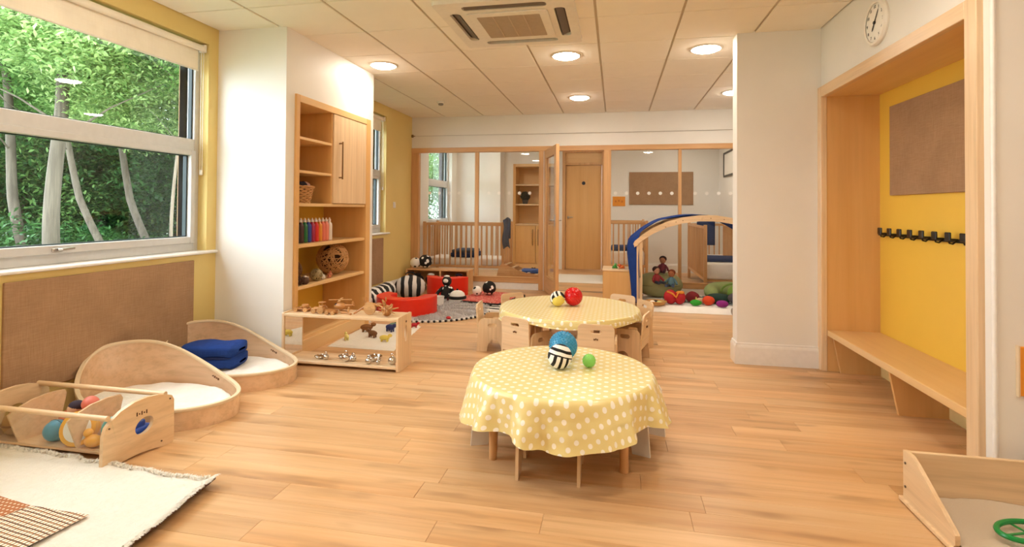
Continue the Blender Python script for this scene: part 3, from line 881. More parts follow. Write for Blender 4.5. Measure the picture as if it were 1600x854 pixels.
# ------------------------------------------------------------------ sleep tubs
def tub(cx, cy, label, mlabel, a=.475, b=.30):
    t = thing('sleep_pod', label, 'tub', (cx, cy, 0))
    n = 96; pk = math.radians(148)
    def H(th): return .112+.232*(1-(1-((1+math.cos(th-pk))/2)**4)**1.5)
    prof = []
    def row(inset, zf): return lambda i: (lambda th: Vector(((a-inset)*math.cos(th), (b-inset)*math.sin(th), zf(th))))(2*PI*i/n)
    th_ = .014
    rows = [row(0, lambda t_: .0), row(0, lambda t_: .05), row(0, lambda t_: H(t_)-.012), row(-.002, lambda t_: H(t_)-.004), row(.003, lambda t_: H(t_)), row(th_-.003, lambda t_: H(t_)),
            row(th_+.002, lambda t_: H(t_)-.004), row(th_, lambda t_: H(t_)-.012), row(th_, lambda t_: .05), row(th_, lambda t_: .02)]
    MB().grid(lambda i, j: rows[j](i), n, len(rows), True).build('bent_wall', M['pod'], t, ang=60)
    r2 = [row(-.003, lambda t_: H(t_)-.013), row(-.006, lambda t_: H(t_)-.005), row(-.003, lambda t_: H(t_)+.003), row(th_+.003, lambda t_: H(t_)+.003), row(th_+.006, lambda t_: H(t_)-.005), row(th_+.003, lambda t_: H(t_)-.013)]
    MB().grid(lambda i, j: r2[j](i), n, len(r2), True).build('rim', M['edge'], t, ang=60)
    MB().lathe([(.001, .012), (1, .012), (1, .024), (.001, .024)], 64, sx=a-th_, sy=b-th_, cap=False).build('base', M['pod'], t)
    # burnt-in mark
    mk = MB(); q0 = math.radians(75)
    for k in range(4):
        th = q0-.035*k; p = Vector(((a-th_-.0015)*math.cos(th), (b-th_-.0015)*math.sin(th), H(th)-.042))
        mk.ball(p, .006, (1, 1, .7+.5*(k % 2)), 8, 5)
    mk.build('burnt_mark', P('6A4428', .8), t)
    m = thing('mattress', mlabel, 'mattress', (cx, cy, .024))
    m2 = MB(); rg = random.Random(int(cx*100+cy*10))
    def mp(i, j):
        rr = j/16; th = 2*PI*i/64; e = 1-max(0, rr-.90)*1.2
        z = .058*(1-max(0, (rr-.86)/.14)**3)+.006*math.sin(5*rr*math.cos(th)*3+1)*math.cos(4*rr*math.sin(th)*2.2)*(rr < .95)
        return Vector(((a-th_-.012)*rr*math.cos(th), (b-th_-.012)*rr*math.sin(th), z))
    m2.grid(mp, 64, 17, True).build('cover', M['white_cloth'], m, ang=80)
    return t
tub(-2.595, 2.605, 'beech sleep tub with high curved back, nearer one beside the open crate', 'white mattress in the nearer sleep tub')
tub(-2.625, 3.215, 'beech sleep tub against the pier holding the folded blue blanket', 'white mattress under the blue blanket in the further sleep tub')

# folded blue blanket
bl = thing('folded_blanket', 'royal blue blanket folded on the further sleep tub mattress', 'blanket', (-2.735, 3.19, .083), math.radians(10))
rg = random.Random(9)
for k in range(2):
    mb = MB(); L, Wd, th = .20-.006*k, .120, .088
    pts = []
    def sec(i, j, k=k):
        u = j/14; a = 2*PI*i/24
        cx = (u-.5)*2*L; sq = min(1, (1-abs(2*u-1)**18+.03))
        y = Wd*math.copysign(abs(math.cos(a))**.45, math.cos(a))*(sq**.3)+.006*math.sin(9*u)
        z = th/2+th/2*math.copysign(abs(math.sin(a))**.6, math.sin(a))*(sq**.5)+.004*math.sin(12*u+k*2+y*20)
        return Vector((cx, y, z+k*.074))
    mb.grid(sec, 24, 15, True)
    mb.build('fold', M['blue'], bl, ang=70)
MB().ball((.0, -.105, .080), .03, (6.0, .6, .25), 24, 8).build('crease_shade', P('16295E', .9), bl)  # dark blue strip paints the shade between the two folds

# ------------------------------------------------------------------ toy crate with dividers
cr = thing('toy_crate', 'open beech toy crate with round rails and oval handle holes', 'crate', (-2.22, 2.125, 0), math.radians(0))
# panel profile in (y, z): low front, high curved top towards the back
def crate_out(sh=0):
    o_ = [(-.165, .012), (-.155, .0), (-.13, .0)]
    o_ += [(-.11+.22*i/10, .012*math.sin(PI*i/10)) for i in range(11)]
    o_ += [(.13, 0), (.155, 0), (.165, .012), (.163, .215), (.152, .238), (.13, .248), (.085, .262), (.03, .268), (-.03, .262), (-.09, .240), (-.135, .205), (-.152, .185), (-.162, .15)]
    return o_
hole = oval(.018, .138, .046, .036, 22, math.radians(35))
sk = math.radians(11)
U = Vector((math.sin(sk), math.cos(sk), 0)); 
e = MB().plate(crate_out(), .018, axes((0, 0, 0), U, (0, 0, 1), (-1, 0, 0)), holes=[hole])
e.build('end_panel', M['beech_y'], cr, smooth=True, ang=25)
e = MB().plate(crate_out(), .018, axes((-.80, 0, 0), U, (0, 0, 1), (1, 0, 0)), holes=[hole])
e.build('end_panel', M['beech_y'], cr, ang=25)
for y_, z_ in ((-.135, .222), (.128, .250)):
    MB().cyl((-.80+U.x*y_, U.y*y_, z_), (-.012+U.x*y_, U.y*y_, z_), .0125, n=14).build('rail', M['beech_x'], cr)
dvo = [(-.075, .04), (.09, .04), (.125, .215), (.115, .235), (.05, .238), (-.02, .228), (-.09, .20), (-.118, .18)]
for x_ in (-.27, -.62):
    MB().plate(dvo, .012, axes((x_, 0, 0), U, (0, 0, 1))).build('divider', M['pod'], cr, ang=25)
tr = MB()
tr.box(-.79, -.018, -.085, .095, .03, .042)
tr.build('bottom', M['pod'], cr, smooth=False)
# clear plastic sides slanting up to the rails
for s_, y0_, y1_, zt in ((-1, -.085, -.130, .215), (1, .095, .125, .240)):
    MB().plate([(-.79, 0), (-.02, 0), (-.02, 1), (-.79, 1)], .003, axes((0, y0_, .04), (1, 0, 0), (0, y1_-y0_, zt-.04), (0, .9*s_, 0))).build('clear_side', M['glass'], cr, smooth=False)
for y_, z_ in ((-.14, .18), (.14, .225), (.1, .03)):
    MB().cyl((.001+U.x*y_, U.y*y_, z_), (.004+U.x*y_, U.y*y_, z_), .004, n=10).build('screw', P('5A4030', .5), cr)
mk = MB()
for i in range(5):
    a = i*1.25; yy = .005+(i-2)*.011
    mk.box(-.001+U.x*yy, .002+U.x*yy, yy-.003, yy+.003, .2-.008+.004*(i % 2), .2+.010-.006*(i % 2), bev=.001)
mk.build('burnt_mark', P('5E3B22', .8), cr, smooth=False)

def toy(name, cat, label, loc, parts, rz=0, group=None):
    o = thing(name, label, cat, loc, rz, group)
    o.scale = (TOYS,)*3
    for nm, mb, m in parts: mb.build(nm, m, o, ang=50)
    return o
bz = .042; TOYS = 1.25
CX, CY = -2.22, 2.125
toy('ball', 'ball', 'teal blue ball in the toy crate, left compartment', (CX-.46, CY-.03, bz), [('ball_skin', MB().ball((0, 0, .040), .040), P('3E8FB0', .3)), ('seam', MB().tube([(.0402*math.cos(a), 0, .04+.0402*math.sin(a)) for a in [2*PI*i/24 for i in range(24)]], .002, 6, True), P('2A6A88'))])
toy('rattle', 'rattle', 'coral dumbbell rattle leaning in the toy crate', (CX-.38, CY-.02, bz), [('handle', MB().cyl((0, 0, .03), (.03, .05, .125), .012, n=12), P('D8685A')), ('end_ball', MB().ball((0, 0, .03), .030), P('D8604E')), ('end_ball', MB().ball((.03, .05, .13), .030), P('E07A6A')), ('bead_ring', MB().tube([(.015+.024*math.cos(a), .025+.02*math.sin(a), .08) for a in [2*PI*i/16 for i in range(16)]], .007, 6, True), P('B83A2E'))])
toy('tambourine', 'tambourine', 'yellow and white toy tambourine standing in the crate', (CX-.31, CY-.035, bz), [('hoop', MB().lathe([(.058, -.016), (.064, -.014), (.064, .014), (.058, .016)], 28), P('F0B030', .35)), ('skin', MB().lathe([(.001, .017), (.048, .0172), (.05, .015)], 28, cap=False), P('F4EFEA', .4))])
SC_last = [o for o in COL.objects if o.name.startswith('tambourine')][0]; SC_last.rotation_euler = (math.radians(72), 0, math.radians(18)); SC_last.location.z = bz+.075
toy('doll', 'doll', 'small doll with dark hair in the left compartment of the crate', (CX-.47, CY+.04, bz), [('body', MB().ball((0, 0, .05), .038, (1, .9, 1.3)), P('C8683A', .8)), ('head', MB().ball((.03, 0, .105), .026), P('DDAE8C', .6)), ('hair', MB().ball((.032, .004, .115), .027, (1, 1, .8)), P('3A3040', .9))])
toy('toy_duck', 'toy', 'yellow toy duck low in the right compartment of the crate', (CX-.215, CY-.05, bz), [('body', MB().ball((0, 0, .024), .026, (1.3, .9, .9)), P('F0A826', .35)), ('head', MB().ball((-.022, 0, .052), .016), P('F2B02E', .35)), ('beak', MB().cyl((-.036, 0, .050), (-.048, 0, .048), .006, .002), P('E07020'))])
toy('ring_stacker', 'toy', 'ring toy of teal, white and coral loops in the crate', (CX-.115, CY-.035, bz), [('outer_ring', MB().tube([(.05*math.cos(a), .004, .058+.05*math.sin(a)) for a in [2*PI*i/28 for i in range(28)]], .009, 8, True), P('58A8A8')), ('middle_ring', MB().tube([(.036*math.cos(a), -.004, .058+.036*math.sin(a)) for a in [2*PI*i/24 for i in range(24)]], .007, 8, True), P('F0E8E0')), ('centre_ball', MB().ball((0, 0, .058), .028), P('E0806A')), ('foot', MB().box(-.03, .03, -.02, .02, 0, .012, bev=.004), P('5FAE3A'))])
toy('toy_cube', 'toy', 'coral block tucked behind the ring toy in the crate', (CX-.17, CY+.03, bz), [('block', MB().box(-.03, .03, -.03, .03, 0, .06, bev=.006), P('D8705A')), ('top_knob', MB().ball((0, 0, .068), .014), P('F0C0A0'))])
toy('toy_car', 'toy car', 'blue toy car seen through the oval hole of the crate', (CX-.065, CY+.035, bz), [('body', MB().box(-.030, .030, -.05, .05, .02, .062, bev=.012, seg=3), P('2450B8', .3)), ('cabin', MB().box(-.022, .022, -.022, .028, .055, .085, bev=.010, seg=3), P('2450B8', .3))] + [('wheel', MB().cyl((sx_*.022, sy_, .022), (sx_*.036, sy_, .022), .020, n=16), P('58B038')) for sx_ in (-1, 1) for sy_ in (-.03, .032)])
toy('toy_frog', 'toy', 'green frog toy riding above the blue car in the crate', (CX-.06, CY+.035, bz+.104), [('body', MB().ball((0, 0, .018), .020, (1, 1.1, .9)), P('1E8A5A', .4)), ('eyes', MB().ball((.006, -.009, .038), .008).ball((.006, .009, .038), .008), P('6CC040', .4))])
toy('fur_bundle', 'toy', 'brown fur bundle at the far left of the toy crate', (CX-.71, CY-.01, bz), [('fur', MB().ball((0, 0, .05), .055, (.9, 1, .9), fn=lambda q: 1+.08*math.sin(11*q.x)*math.cos(9*q.y+4*q.z)), P('A88058', .95)), ('ribbon', MB().tube([(.05*math.cos(a), .056*math.sin(a), .05) for a in [2*PI*i/20 for i in range(20)]], .004, 6, True), P('7A5030'))])

TOYS = 1
# ------------------------------------------------------------------ sheepskin with patchwork
fl = thing('fleece_rug', 'cream sheepskin rug with a checked patch at the lower left', 'rug', (-2.3, 1.5, 0))
P4 = [Vector((-3.00, 2.045, 0)), Vector((-1.672, 1.955, 0)), Vector((-1.60, 1.36, 0)), Vector((-3.02, .85, 0))]
rg = random.Random(4)
NU, NV = 90, 60
from mathutils import noise as mn
def rugp(u, v, top=True):
    a = P4[0].lerp(P4[1], u); b = P4[3].lerp(P4[2], u); p = a.lerp(b, v)
    ed = min(u, 1-u, v, 1-v)
    wv = .016*mn.noise((p.x*7, p.y*7, 3)) if ed < .02 else 0
    p = p + Vector((wv, wv*1.2, 0)) - Vector((2.3*-1, 1.5, 0))*1.0
    lift = .028*max(0, (u-.93)/.07)**1.5*(1-v*.35)
    z = .018+.006*mn.noise((u*14, v*10, 1))+.004*mn.noise((u*50, v*36, 5))+lift
    if not top: z = max(.001, z-.016)
    return Vector((p.x, p.y, z))
MB().grid(lambda i, j: rugp(i/(NU-1), j/(NV-1)), NU, NV).build('fleece', M['fleece'], fl, ang=180)
bt = MB().grid(lambda i, j: rugp(i/29, j/19, False), 30, 20)
for uu in (1,):
    pass
def edge(i, j):
    u = (i/(NU-1)); 
    return rugp(1, i/59, j == 0)
bt.grid(edge, 60, 2)
bt.build('hide_back', M['brownhide'], fl, ang=180)
# wool tufts along the border and over the face
def tufts(n, seed, on_edge):
    rg = np.random.default_rng(seed); V = []; F = []
    for k in range(n):
        if on_edge:
            e_ = rg.random(); q = rg.random()*.012
            u, v = (e_, q) if rg.random() < .62 else (1-q, e_)
        else: u, v = rg.random(), rg.random()
        p = rugp(u, v); L = .010+.014*rg.random()
        d = Vector((rg.normal()*.5, rg.normal()*.5+(.9 if v < .02 else 0), .35)); 
        if u > .98: d = Vector((.8+rg.normal()*.3, rg.normal()*.5, .1))
        d.normalize(); s = Vector((-d.y, d.x, 0)).normalized()*.0035
        i = len(V); m = p+d*L*.55+Vector((0, 0, .002)); e2 = p+d*L
        V += [p-s, p+s, m+s*.7, m-s*.7, e2]; F += [(i, i+1, i+2, i+3), (i+3, i+2, i+4)]
    me = bpy.data.meshes.new('wool'); me.from_pydata(V, [], F); me.materials.append(M['fleece']); return me
o = link('wool_tufts', tufts(5200, 1, True), fl); o['kind'] = 'stuff'
k = N('checked_cotton'); v = k.coord('Object', (1, 1, 1), rot=(0, 0, math.radians(8)))
sp = k.n('ShaderNodeSeparateXYZ'); k.l(v, sp.inputs[0])
def band(out, sc, th):
    m = k.n('ShaderNodeMath', operation='MULTIPLY'); m.inputs[1].default_value = sc; k.l(out, m.inputs[0])
    f = k.n('ShaderNodeMath', operation='FRACT'); k.l(m.outputs[0], f.inputs[0])
    g = k.n('ShaderNodeMath', operation='GREATER_THAN'); g.inputs[1].default_value = th; k.l(f.outputs[0], g.inputs[0]); return g.outputs[0]
a1 = k.mix(band(sp.outputs[0], 62, .62), 'EFE3D2', 'C7A27A')
a2 = k.mix(band(sp.outputs[1], 62, .62), 'FFFFFF', 'B08A6A')
c0 = k.mix(1.0, a1, a2, 'MULTIPLY')
s1 = k.mix(band(sp.outputs[0], 31, .84), 'FFFFFF', '4A4048'); s2 = k.mix(band(sp.outputs[1], 31, .84), 'FFFFFF', '4A4048')
c0 = k.mix(.6, c0, s1, 'MULTIPLY'); c0 = k.mix(.6, c0, s2, 'MULTIPLY')
k.fin(c0, .9); M['check'] = k.m
M['browndot'] = dots('brown_spotted_cotton', 'A8683E', 'EBD3B8', .019, .0042, .9, False)
def patch(nm, q, m):
    q = [Vector((x+2.3, y-1.5, 0)) for x, y in q]
    def f(i, j):
        a = q[0].lerp(q[1], i/19); b = q[3].lerp(q[2], i/19); p = a.lerp(b, j/13)
        p.z = .0295+.003*mn.noise((p.x*9, p.y*9, 7)); return p
    MB().grid(f, 20, 14).build(nm, m, fl, ang=180)
patch('checked_patch', [(-2.215, 1.645), (-1.935, 1.640), (-1.99, 1.20), (-2.36, 1.20)], M['check'])
patch('spotted_patch', [(-2.52, 1.690), (-2.217, 1.647), (-2.362, 1.20), (-2.66, 1.20)], M['browndot'])
# ------------------------------------------------------------------ low unit with mirror
mu = thing('mirror_stand', 'low beech stand with mirrored end, two shelves and oval hand holes', 'stand', (-2.0, 3.68, 0))
def hp(x0, inner=1):
    out = rrect(-.125, .125, 0, .395, .012)
    return MB().plate(out, .016, axes((x0, 0, 0), (0, 1, 0), (0, 0, 1)), holes=[oval(.02, .255, .026, .062, 22)])
hp(.452).build('end_panel', M['beech_z'], mu, ang=25)
MB().plate(rrect(-.125, .125, 0, .395, .012), .016, axes((-.468, 0, 0), (0, 1, 0), (0, 0, 1)), holes=[]).build('end_panel', M['beech_z'], mu, smooth=False)
bx(-.452, -.449, -.110, .110, .06, .36).build('mirror', M['mirror'], mu, smooth=False)
bx(-.452, .452, -.125, .125, .366, .388, bev=.003).build('top_shelf', M['beech_x'], mu, smooth=False)
bx(-.452, .452, -.125, .125, .022, .042, bev=.003).build('bottom_shelf', M['beech_x'], mu, smooth=False)
MB().box(.4685, .470, .010, .030, .335, .350, bev=.0006).build('burnt_mark', P('5E3B22', .8), mu, smooth=False)

# metal things on its bottom shelf
def bell(x, y, r, label, k):
    o = thing('metal_bell', label, 'bell', (x, y, .042), 0)
    if k == 0:
        MB().lathe([(r*.35, 0), (r*.8, .006), (r, r*.5), (r*.98, r*.52), (r*.78, .012), (r*.3, .006)], 24, cap=False).build('bowl', M['chrome'], o)
        MB().tube([(r*.98*math.cos(a), r*.98*math.sin(a), r*.52) for a in [2*PI*i/24 for i in range(24)]], .0025, 6, True).build('rim', M['chrome'], o)
    elif k == 1:
        MB().ball((0, 0, r), r, nu=18, nv=12).build('bell_body', M['chrome'], o)
        MB().tube([(r*.4*math.cos(a), 0, r*2+r*.3+r*.35*math.sin(a)) for a in [2*PI*i/14 for i in range(14)]], .0022, 6, True).build('loop', M['chrome'], o)
    else:
        MB().lathe([(r, 0), (r*.85, r*.3), (r*.5, r*.75), (r*.45, r*.9), (r*.12, r*1.0)], 22).build('bell_body', M['chrome'], o)
        MB().cyl((0, 0, r*.95), (0, 0, r*1.6), .004, n=8).build('stem', M['chrome'], o)
bell(-2.20, 3.64, .040, 'shallow metal dish at the left of the lower shelf', 0)
bell(-2.135, 3.615, .022, 'small round metal bell beside the left dish', 1)
bell(-2.03, 3.685, .038, 'metal dish behind the stacked bells in the shelf middle', 0)
bell(-1.965, 3.70, .026, 'tall metal hand bell in the middle of the lower shelf', 2)
bell(-1.965, 3.605, .030, 'polished metal ball at the front in the middle of the lower shelf', 1)
bell(-1.915, 3.625, .022, 'little metal ball next to the middle one', 1)
bell(-1.775, 3.690, .055, 'largest shining metal dish toward the right of the lower shelf', 0)
bell(-1.765, 3.695, .030, 'metal hand bell standing in the largest dish', 2)
bell(-1.775, 3.585, .024, 'small metal bell at the front right edge of the lower shelf', 1)
bell(-1.70, 3.590, .018, 'tiny metal bell right of the small front bell', 1)
bell(-1.60, 3.610, .030, 'metal bell against the right end panel', 1)

# wooden toys on top
tz = .388
W_ = M['toywood']; W2_ = M['wicker']; 
def wheel(x, y, z, r, t=.014, ax=1): 
    d = Vector((0, t/2, 0)) if ax else Vector((t/2, 0, 0)); c = Vector((x, y, z))
    return MB().cyl(c-d, c+d, r, n=18).cyl(c-d*1.25, c+d*1.25, r*.3, n=10)
toy('wooden_car', 'toy car', 'flat wooden car at the left end of the stand top', (-2.36, 3.66, tz), [('chassis', MB().box(-.075, .06, -.022, .022, .014, .026, bev=.004), W_), ('cabin', MB().box(-.005, .045, -.018, .018, .026, .058, bev=.008), W_)] + [('wheel', wheel(a, b, .016, .016), W2_) for a in (-.045, .035) for b in (-.028, .028)])
toy('wooden_tractor', 'toy tractor', 'wooden tractor beside the flat car on the stand top', (-2.20, 3.63, tz), [('body', MB().box(-.05, .04, -.018, .018, .018, .045, bev=.006), W_), ('cab', MB().box(.0, .038, -.018, .018, .045, .060, bev=.003).box(-.003, .041, -.022, .022, .078, .086, bev=.003).cyl((.005, -.015, .06), (.005, -.015, .08), .003, n=6).cyl((.035, .015, .06), (.035, .015, .08), .003, n=6).cyl((.005, .015, .06), (.005, .015, .08), .003, n=6).cyl((.035, -.015, .06), (.035, -.015, .08), .003, n=6), W_)] + [('wheel', wheel(a, b, r_, r_), W2_) for a, r_ in ((-.035, .018), (.022, .026)) for b in (-.028, .028)])
toy('wooden_helicopter', 'toy helicopter', 'wooden helicopter with crossed blades on the stand top', (-2.07, 3.70, tz), [('body', MB().ball((0, 0, .045), .034, (1.5, .8, .85)), W_), ('tail', MB().tube([(.03, 0, .05), (.11, 0, .058)], [.012, .006]).plate([(0, 0), (.02, 0), (.012, .035), (-.004, .035)], .005, axes((.10, .002, .05), (1, 0, 0), (0, 0, 1))), W_), ('rotor', MB().cyl((0, 0, .07), (0, 0, .095), .004).box(-.085, .085, -.007, .007, .092, .096, mat=Matrix.Rotation(.35, 4, 'Z')).box(-.085, .085, -.007, .007, .092, .096, mat=Matrix.Rotation(1.9, 4, 'Z')), W2_), ('window_panel', MB().ball((-.022, 0, .052), .024, (1, .9, .8)), P('4A2C1C', .4)), ('skids', MB().cyl((-.045, -.024, .006), (.045, -.024, .006), .005).cyl((-.045, .024, .006), (.045, .024, .006), .005).cyl((0, -.024, .006), (0, -.01, .03), .004).cyl((0, .024, .006), (0, .01, .03), .004), W2_)])
toy('wooden_trailer', 'toy trailer', 'small wooden trailer between the tractor and the helicopter', (-2.09, 3.605, tz), [('tray', MB().box(-.04, .04, -.02, .02, .016, .024, bev=.002).box(-.04, .04, -.02, -.015, .024, .038).box(-.04, .04, .015, .02, .024, .038), W_)] + [('wheel', wheel(a, b, .014, .014, .010), W2_) for a in (-.024, .024) for b in (-.026, .026)])
toy('wooden_grasshopper', 'toy', 'long-legged wooden toy with one big disc wheel on the stand top', (-1.83, 3.66, tz), [('big_wheel', wheel(.03, -.012, .048, .047, .016), W2_), ('leg', MB().tube([(-.10, -.01, .005), (-.05, -.01, .035), (.02, -.01, .085)], .006, 6).tube([(-.10, .02, .005), (-.05, .02, .035), (.02, .02, .085)], .006, 6), W_), ('body', MB().box(-.02, .085, -.010, .030, .075, .090, bev=.004, mat=Matrix.Rotation(.15, 4, 'Y')), W_), ('head', MB().ball((.095, .008, .075), .020, (1.3, .8, .8)), W_), ('feeler', MB().tube([(-.012, .0, .085), (-.03, 0, .125)], .003, 6).tube([(-.012, .02, .085), (-.02, .03, .12)], .003, 6), W_)])
toy('wooden_rail_piece', 'toy', 'curved wooden stick lying before the helicopter on the stand top', (-1.975, 3.615, tz), [('stick', MB().tube([(-.05, .02, .008), (0, .01, .014), (.045, -.01, .008)], .007), W_), ('peg', MB().cyl((.01, .01, .01), (.014, .016, .045), .005).ball((.014, .016, .048), .009), W2_)])
parts = [('body', MB().ball((0, 0, .042), .042, (.9, .8, 1)), M['toywood'])]
rg = random.Random(8)
q = MB()
for i in range(16):
    a = i*2.4; e = .9-i*.09; d = Vector((math.cos(a)*math.cos(e), math.sin(a)*math.cos(e), math.sin(e)))
    c = Vector((0, 0, .045)); q.cyl(c+d*.03, c+d*(.062+.012*(i % 3)), .007, .003, n=8)
parts += [('spine', q, W2_), ('head', MB().tube([(-.01, -.01, .07), (-.018, -.014, .105), (-.03, -.016, .125)], [.014, .011, .006]), W_), ('ear', MB().ball((-.012, .006, .128), .009, (.6, .6, 1.6)).ball((.0, -.016, .126), .009, (.6, .6, 1.6)), W_)]
toy('wooden_hedgehog', 'toy', 'spiky turned wooden animal at the right end of the stand top', (-1.655, 3.63, tz), parts)

# fleece behind the stand with animals on it
fr = thing('small_fleece_rug', 'white fleece rug on the floor behind the mirror stand', 'rug', (-2.15, 4.5, 0))
Q4 = [Vector((-2.440, 4.96, 0)), Vector((-1.905, 4.99, 0)), Vector((-1.80, 4.09, 0)), Vector((-2.415, 4.10, 0))]
def rp2(i, j, n=30):
    u, v = i/(n-1), j/(n-1); p = Q4[0].lerp(Q4[1], u).lerp(Q4[3].lerp(Q4[2], u), v)-Vector((-2.15, 4.5, 0))
    p.z = .018+.005*mn.noise((u*9, v*9, 2))
    if i in (0, n-1) or j in (0, n-1): p.z = .002; p += Vector((mn.noise((u*20, v*20, 0))*.008,)*2+(0,))
    return p
MB().grid(rp2, 30, 30).build('fleece', M['fleece'], fr, ang=180)
def animal(x, y, col, label, rz, s=1.0, nm='toy_animal'):
    o = thing(nm, label, 'toy animal', (x, y, .020), rz)
    MB().ball((0, 0, .030*s), .026*s, (1.6, .75, .8)).build('body', P(col, .7), o)
    MB().ball((.045*s, 0, .048*s), .015*s, (1.2, .8, .9)).cyl((.03*s, 0, .035*s), (.044*s, 0, .048*s), .010*s).build('head', P(col, .7), o)
    for a in (-.022, .024):
        for b in (-.010, .010): MB().cyl((a*s, b*s, 0), (a*s, b*s, .025*s), .006*s, n=8).build('leg', P(col, .7), o)
animal(-2.30, 4.60, '8A5A2C', 'brown toy animal at the left on the white fleece behind the stand', .3, 1.4)
animal(-2.15, 4.42, '7A5230', 'second brown toy animal nearer the stand on the white fleece', 2.9, 1.2)
animal(-2.09, 4.66, '26306A', 'navy blue toy animal on the white fleece behind the stand', -.4, 1.3)
animal(-2.13, 4.80, '6F8A72', 'grey-green toy animal at the back of the white fleece', 1.0, 1.0)
animal(-1.98, 4.30, 'E6D262', 'pale yellow toy animal near the front of the white fleece', .1, 1.1)
animal(-1.93, 4.86, 'B8202A', 'red toy animal at the far right of the white fleece', .2, .9)
animal(-2.33, 4.28, 'E8DC8A', 'cream yellow toy animal at the front left of the white fleece', 2.2, 1.0)

# ------------------------------------------------------------------ tables with oilcloth
def table(cx, cy, r, h, label, lx, ly, name='round_table'):
    t = thing(name, label, 'table', (cx, cy, 0))
    MB().lathe([(r-.008, h-.024), (r, h-.018), (r, h-.006), (r-.006, h)], 64).build('table_top', M['beech_x'], t)
    for sx_ in (-1, 1):
        for sy_ in (-1, 1):
            x, y_ = sx_*lx, sy_*ly
            MB().cyl((x, y_, 0), (x*.985, y_*.985, h-.022), .019, .027, n=20).build('leg', M['oak_z'], t)
            MB().cyl((x*.993, y_*.993, h*.36), (x*.991, y_*.991, h*.40), .0255, n=20).build('leg_ring', P('E8B860', .4), t)
    return t
TH = .38
table(-.262, 2.655, .44, TH, 'low round table under the nearer yellow polka-dot cloth', .305, .21)
table(-.373, 4.35, .56, TH, 'larger low round table under the far yellow polka-dot cloth', .36, .36)
def cloth(cx, cy, r, label, drop, amp, flare, seed, nth=360, corners=.04, ph=0):
    t = thing('tablecloth', label, 'tablecloth', (cx, cy, 0))
    rg = random.Random(seed); R = r+.006; z0 = TH+.004
    fs = [(k, rg.uniform(0, 6.28), rg.uniform(.5, 1)) for k in (5, 7, 9, 13, 17)]
    bmm = bmesh.new(); uvl = bmm.loops.layers.uv.new('UVMap')
    rings = [R*q for q in (.0001, .2, .4, .6, .75, .87, .95, .985, 1)]
    nd = 16; vs = []; uvs = {}
    def ruf(th): return sum(a*math.copysign(abs(math.sin(k*th+p))**.75, math.sin(k*th+p)) for k, p, a in fs)/2.4
    def D(th): return drop+corners*math.cos(4*(th-ph))+.012*math.sin(2*th+1)
    for j, q in enumerate(rings):
        row = []
        for i in range(nth):
            th = 2*PI*i/nth
            v = bmm.verts.new((q*math.cos(th), q*math.sin(th), z0 + .0012*mn.noise((q*9*math.cos(th), q*9*math.sin(th), seed)))); row.append(v); uvs[v] = (q*math.cos(th), q*math.sin(th))
        vs.append(row)
    for j in range(1, nd+1):
        row = []
        for i in range(nth):
            th = 2*PI*i/nth; s = j/nd; L = D(th)*s
            fl_ = flare*(s**1.2) + amp*ruf(th)*(s**.8)*max(0, 1) + .010*mn.noise((th*3, s*4, seed))*s
            rr = R+.010*(1-math.exp(-L/.006))+max(fl_, 0)*1.0
            sag = .004*math.sin(8*th+s*5)*s
            crn = .012*math.exp(-L/.01)
            rr += .0035*math.exp(-((R+L)*math.cos(th)/.010)**2)+.003*math.exp(-((L-.085)/.006)**2)*(math.sin(th) < 0)
            z = z0-.012+crn*0-L+.012*math.exp(-L/.008)+(fl_**2)*.6+sag
            v = bmm.verts.new((rr*math.cos(th+amp*.5*math.sin(9*th)*s), rr*math.sin(th+amp*.5*math.sin(9*th)*s), max(z, .02))); row.append(v); uvs[v] = ((R+L)*math.cos(th), (R+L)*math.sin(th))
        vs.append(row)
    for a, b in zip(vs, vs[1:]):
        for i in range(nth):
            k = (i+1) % nth; f = bmm.faces.new((a[i], a[k], b[k], b[i]))
            for lp in f.loops: lp[uvl].uv = uvs[lp.vert]
    me = bpy.data.meshes.new('cloth'); bmesh.ops.recalc_face_normals(bmm, faces=bmm.faces[:]); bmm.to_mesh(me); bmm.free(); me.shade_smooth()
    me.materials.append(M['tablecloth'])
    link('cloth', me, t); return t
cloth(-.262, 2.655, .44, 'pale yellow polka-dot oilcloth hanging over the nearer round table', .185, .052, .040, 3, corners=.022, ph=math.radians(-80))
cloth(-.373, 4.35, .56, 'pale yellow polka-dot oilcloth smoothed over the farther round table', .052, .006, .008, 8, corners=.010, ph=.3)

